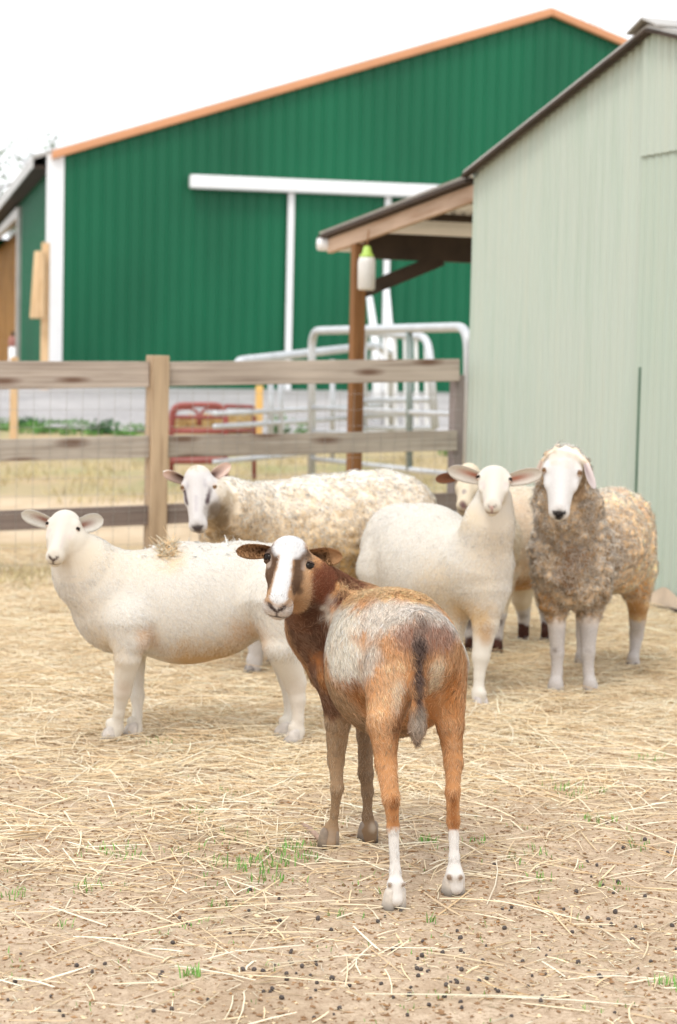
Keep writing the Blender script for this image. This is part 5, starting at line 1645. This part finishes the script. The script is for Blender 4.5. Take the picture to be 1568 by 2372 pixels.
for i in range(260):
    D = random.uniform(17.5, 26); x_ = random.uniform(-.2, .17) * D
    v, f = [], []
    gg = random.Random(i)
    for k in range(14):
        bx_, by_ = x_ + gg.gauss(0, .12), D + gg.gauss(0, .15)
        le = gg.uniform(.04, .13); th = gg.random() * 6.28
        zz = gz(bx_, by_); b = len(v)
        v += [(bx_ - .006, by_, zz), (bx_ + .006, by_, zz), (bx_ + math.cos(th) * le * .5, by_ + math.sin(th) * le * .5, zz + le)]
        f.append((b, b + 1, b + 2))
    gm.add(v, f)
for i in range(420):     # rough grass along the foot of the rail fence
    t_ = random.uniform(-2.2, 3.0)
    b0 = FA + ef * t_ + nf_ * random.gauss(.05, .22)
    v, f = [], []
    gg = random.Random(i + 5000)
    for k in range(9):
        bx_, by_ = b0[0] + gg.gauss(0, .06), b0[1] + gg.gauss(0, .06)
        le = gg.uniform(.02, .085); th = gg.random() * 6.28; b = len(v)
        v += [(bx_ - .003, by_, 0), (bx_ + .003, by_, 0), (bx_ + math.cos(th) * le * .7, by_ + math.sin(th) * le * .7, le)]
        f.append((b, b + 1, b + 2))
    gm.add(v, f)
M['dry_grass'] = paint('dry_grass', (.50, .42, .23), .9, 0, .45, 3)
tag(gm.build('rough_grass', M['dry_grass']), 'thin dry grass around and beyond the rail fence', 'grass', kind='stuff')

# droppings: each a small thing of its own
pm = []
for k in range(4):
    v, f = uv_ball(np.zeros(3), .0085, 7)
    v = [a * np.array([1 + .25 * (k == 1), 1 - .1 * (k == 2), .9]) * (1 + .14 * random.gauss(0, 1) * .5) for a in v]
    me = bpy.data.meshes.new('dropping'); me.from_pydata([tuple(a) for a in v], [], f); me.update()
    me.polygons.foreach_set('use_smooth', np.ones(len(me.polygons), bool)); me.materials.append(M['pellet']); pm.append(me)
spots = []
for px, py, n, sx, sy in ((690, 2240, 26, 60, 28), (1010, 2285, 46, 110, 34), (1310, 2110, 26, 110, 60), (1450, 2010, 18, 90, 60), (900, 2170, 20, 90, 40), (300, 2200, 22, 160, 90), (640, 2130, 16, 100, 50),
                          (1200, 2230, 24, 160, 50), (560, 2300, 16, 150, 40), (1530, 2140, 14, 60, 60), (840, 2330, 14, 160, 30), (1330, 2300, 14, 120, 40), (120, 2320, 10, 90, 40)):
    for i in range(int(n * .62)): spots.append((px + random.gauss(0, sx), py + random.gauss(0, sy)))
for px, py in spots:
    if py < 1900 or py > 2420: continue
    c = Gd(px, py)
    o = bpy.data.objects.new('dropping', random.choice(pm))
    s_ = random.uniform(.34, .74)
    o.scale = (s_, s_ * random.uniform(.85, 1.1), s_ * .9)
    o.rotation_euler = (random.random() * 6, random.random() * 6, random.random() * 6)
    o.location = (c[0], c[1], float(ground_h(np.array([c[0]]), np.array([c[1]]))[0]) + .005 * s_)
    COL.objects.link(o)
    tag(o, 'small dark round dropping lying on the sandy soil', 'dropping', 'dry sheep droppings on the ground')
# a broken stick by the front hoof
q = MB()
a, b_, c = Gd(700, 1917), Gd(722, 1936), Gd(752, 1962)
q.tube([a + (0, 0, .012), b_ + (0, 0, .014), c + (0, 0, .010)], [.006, .008, .006], 8)
o = q.build('stick', M['stick'], None, True, origin=b_)
tag(o, 'short brown stick on the ground beside the front left hoof of the brown ewe', 'stick')

# ------------------------------------------------------------------ far bare trees
def bare_tree(loc, height, lean, label, seed, leaf=0):
    g = random.Random(seed)
    root = empty('tree', loc, label, 'tree')
    tr, cr, lf = MB(), MB(), MB()
    def grow(p_, d, l_, r_, lvl):
        q = p_
        pts = [p_]
        for k in range(3):
            d = nrm(d + np.array([g.gauss(0, .12), g.gauss(0, .12), .06]))
            q = q + d * l_ / 3; pts.append(q)
        (tr if lvl == 0 else cr).tube(pts, [r_, r_ * .85, r_ * .72, r_ * .6], 6 if lvl < 2 else 4, False)
        if leaf and lvl >= 3:
            for k in range(leaf):
                pp = pts[g.randint(1, 3)] + np.array([g.gauss(0, .2), g.gauss(0, .2), g.gauss(0, .2)])
                u, v = nrm([g.gauss(0, 1), g.gauss(0, 1), g.gauss(0, 1)]), nrm([g.gauss(0, 1), g.gauss(0, 1), g.gauss(0, 1)])
                lf.add([pp, pp + u * .10, pp + u * .1 + v * .10, pp + v * .1], [(0, 1, 2, 3)])
        if lvl < 5:
            for k in range(3 if lvl else 5):
                t_ = g.uniform(.45, 1.0)
                b = pts[min(3, int(t_ * 3) + (1 if t_ > .66 else 0))]
                dd = nrm(d + np.array([g.gauss(0, .55), g.gauss(0, .55), g.gauss(.1, .3)]))
                grow(b, dd, l_ * g.uniform(.55, .78), r_ * .55, lvl + 1)
    grow(np.asarray(loc, float), nrm([lean, 0, 1]), height * .36, height * .016, 0)
    tr.build('trunk', M['bark'], root); cr.build('crown', M['bark'], root)
    if leaf: lf.build('foliage', M['leaf'], root)
    return root
c = P(1500, 900, 75); bare_tree((c[0], c[1], gz(0, 50)), 17.5, .02, 'bare pale tree far behind the shed ridge', 5)
c = P(-70, 900, 62); bare_tree((c[0], c[1], gz(0, 50)), 9.8, .02, 'tall thin leafed tree at the far left edge beyond the barn', 8, 2)
c = P(20, 900, 95); bare_tree((c[0], c[1], gz(0, 50)), 9.6, -.02, 'low distant tree showing just above the barn side roof', 9, 3)
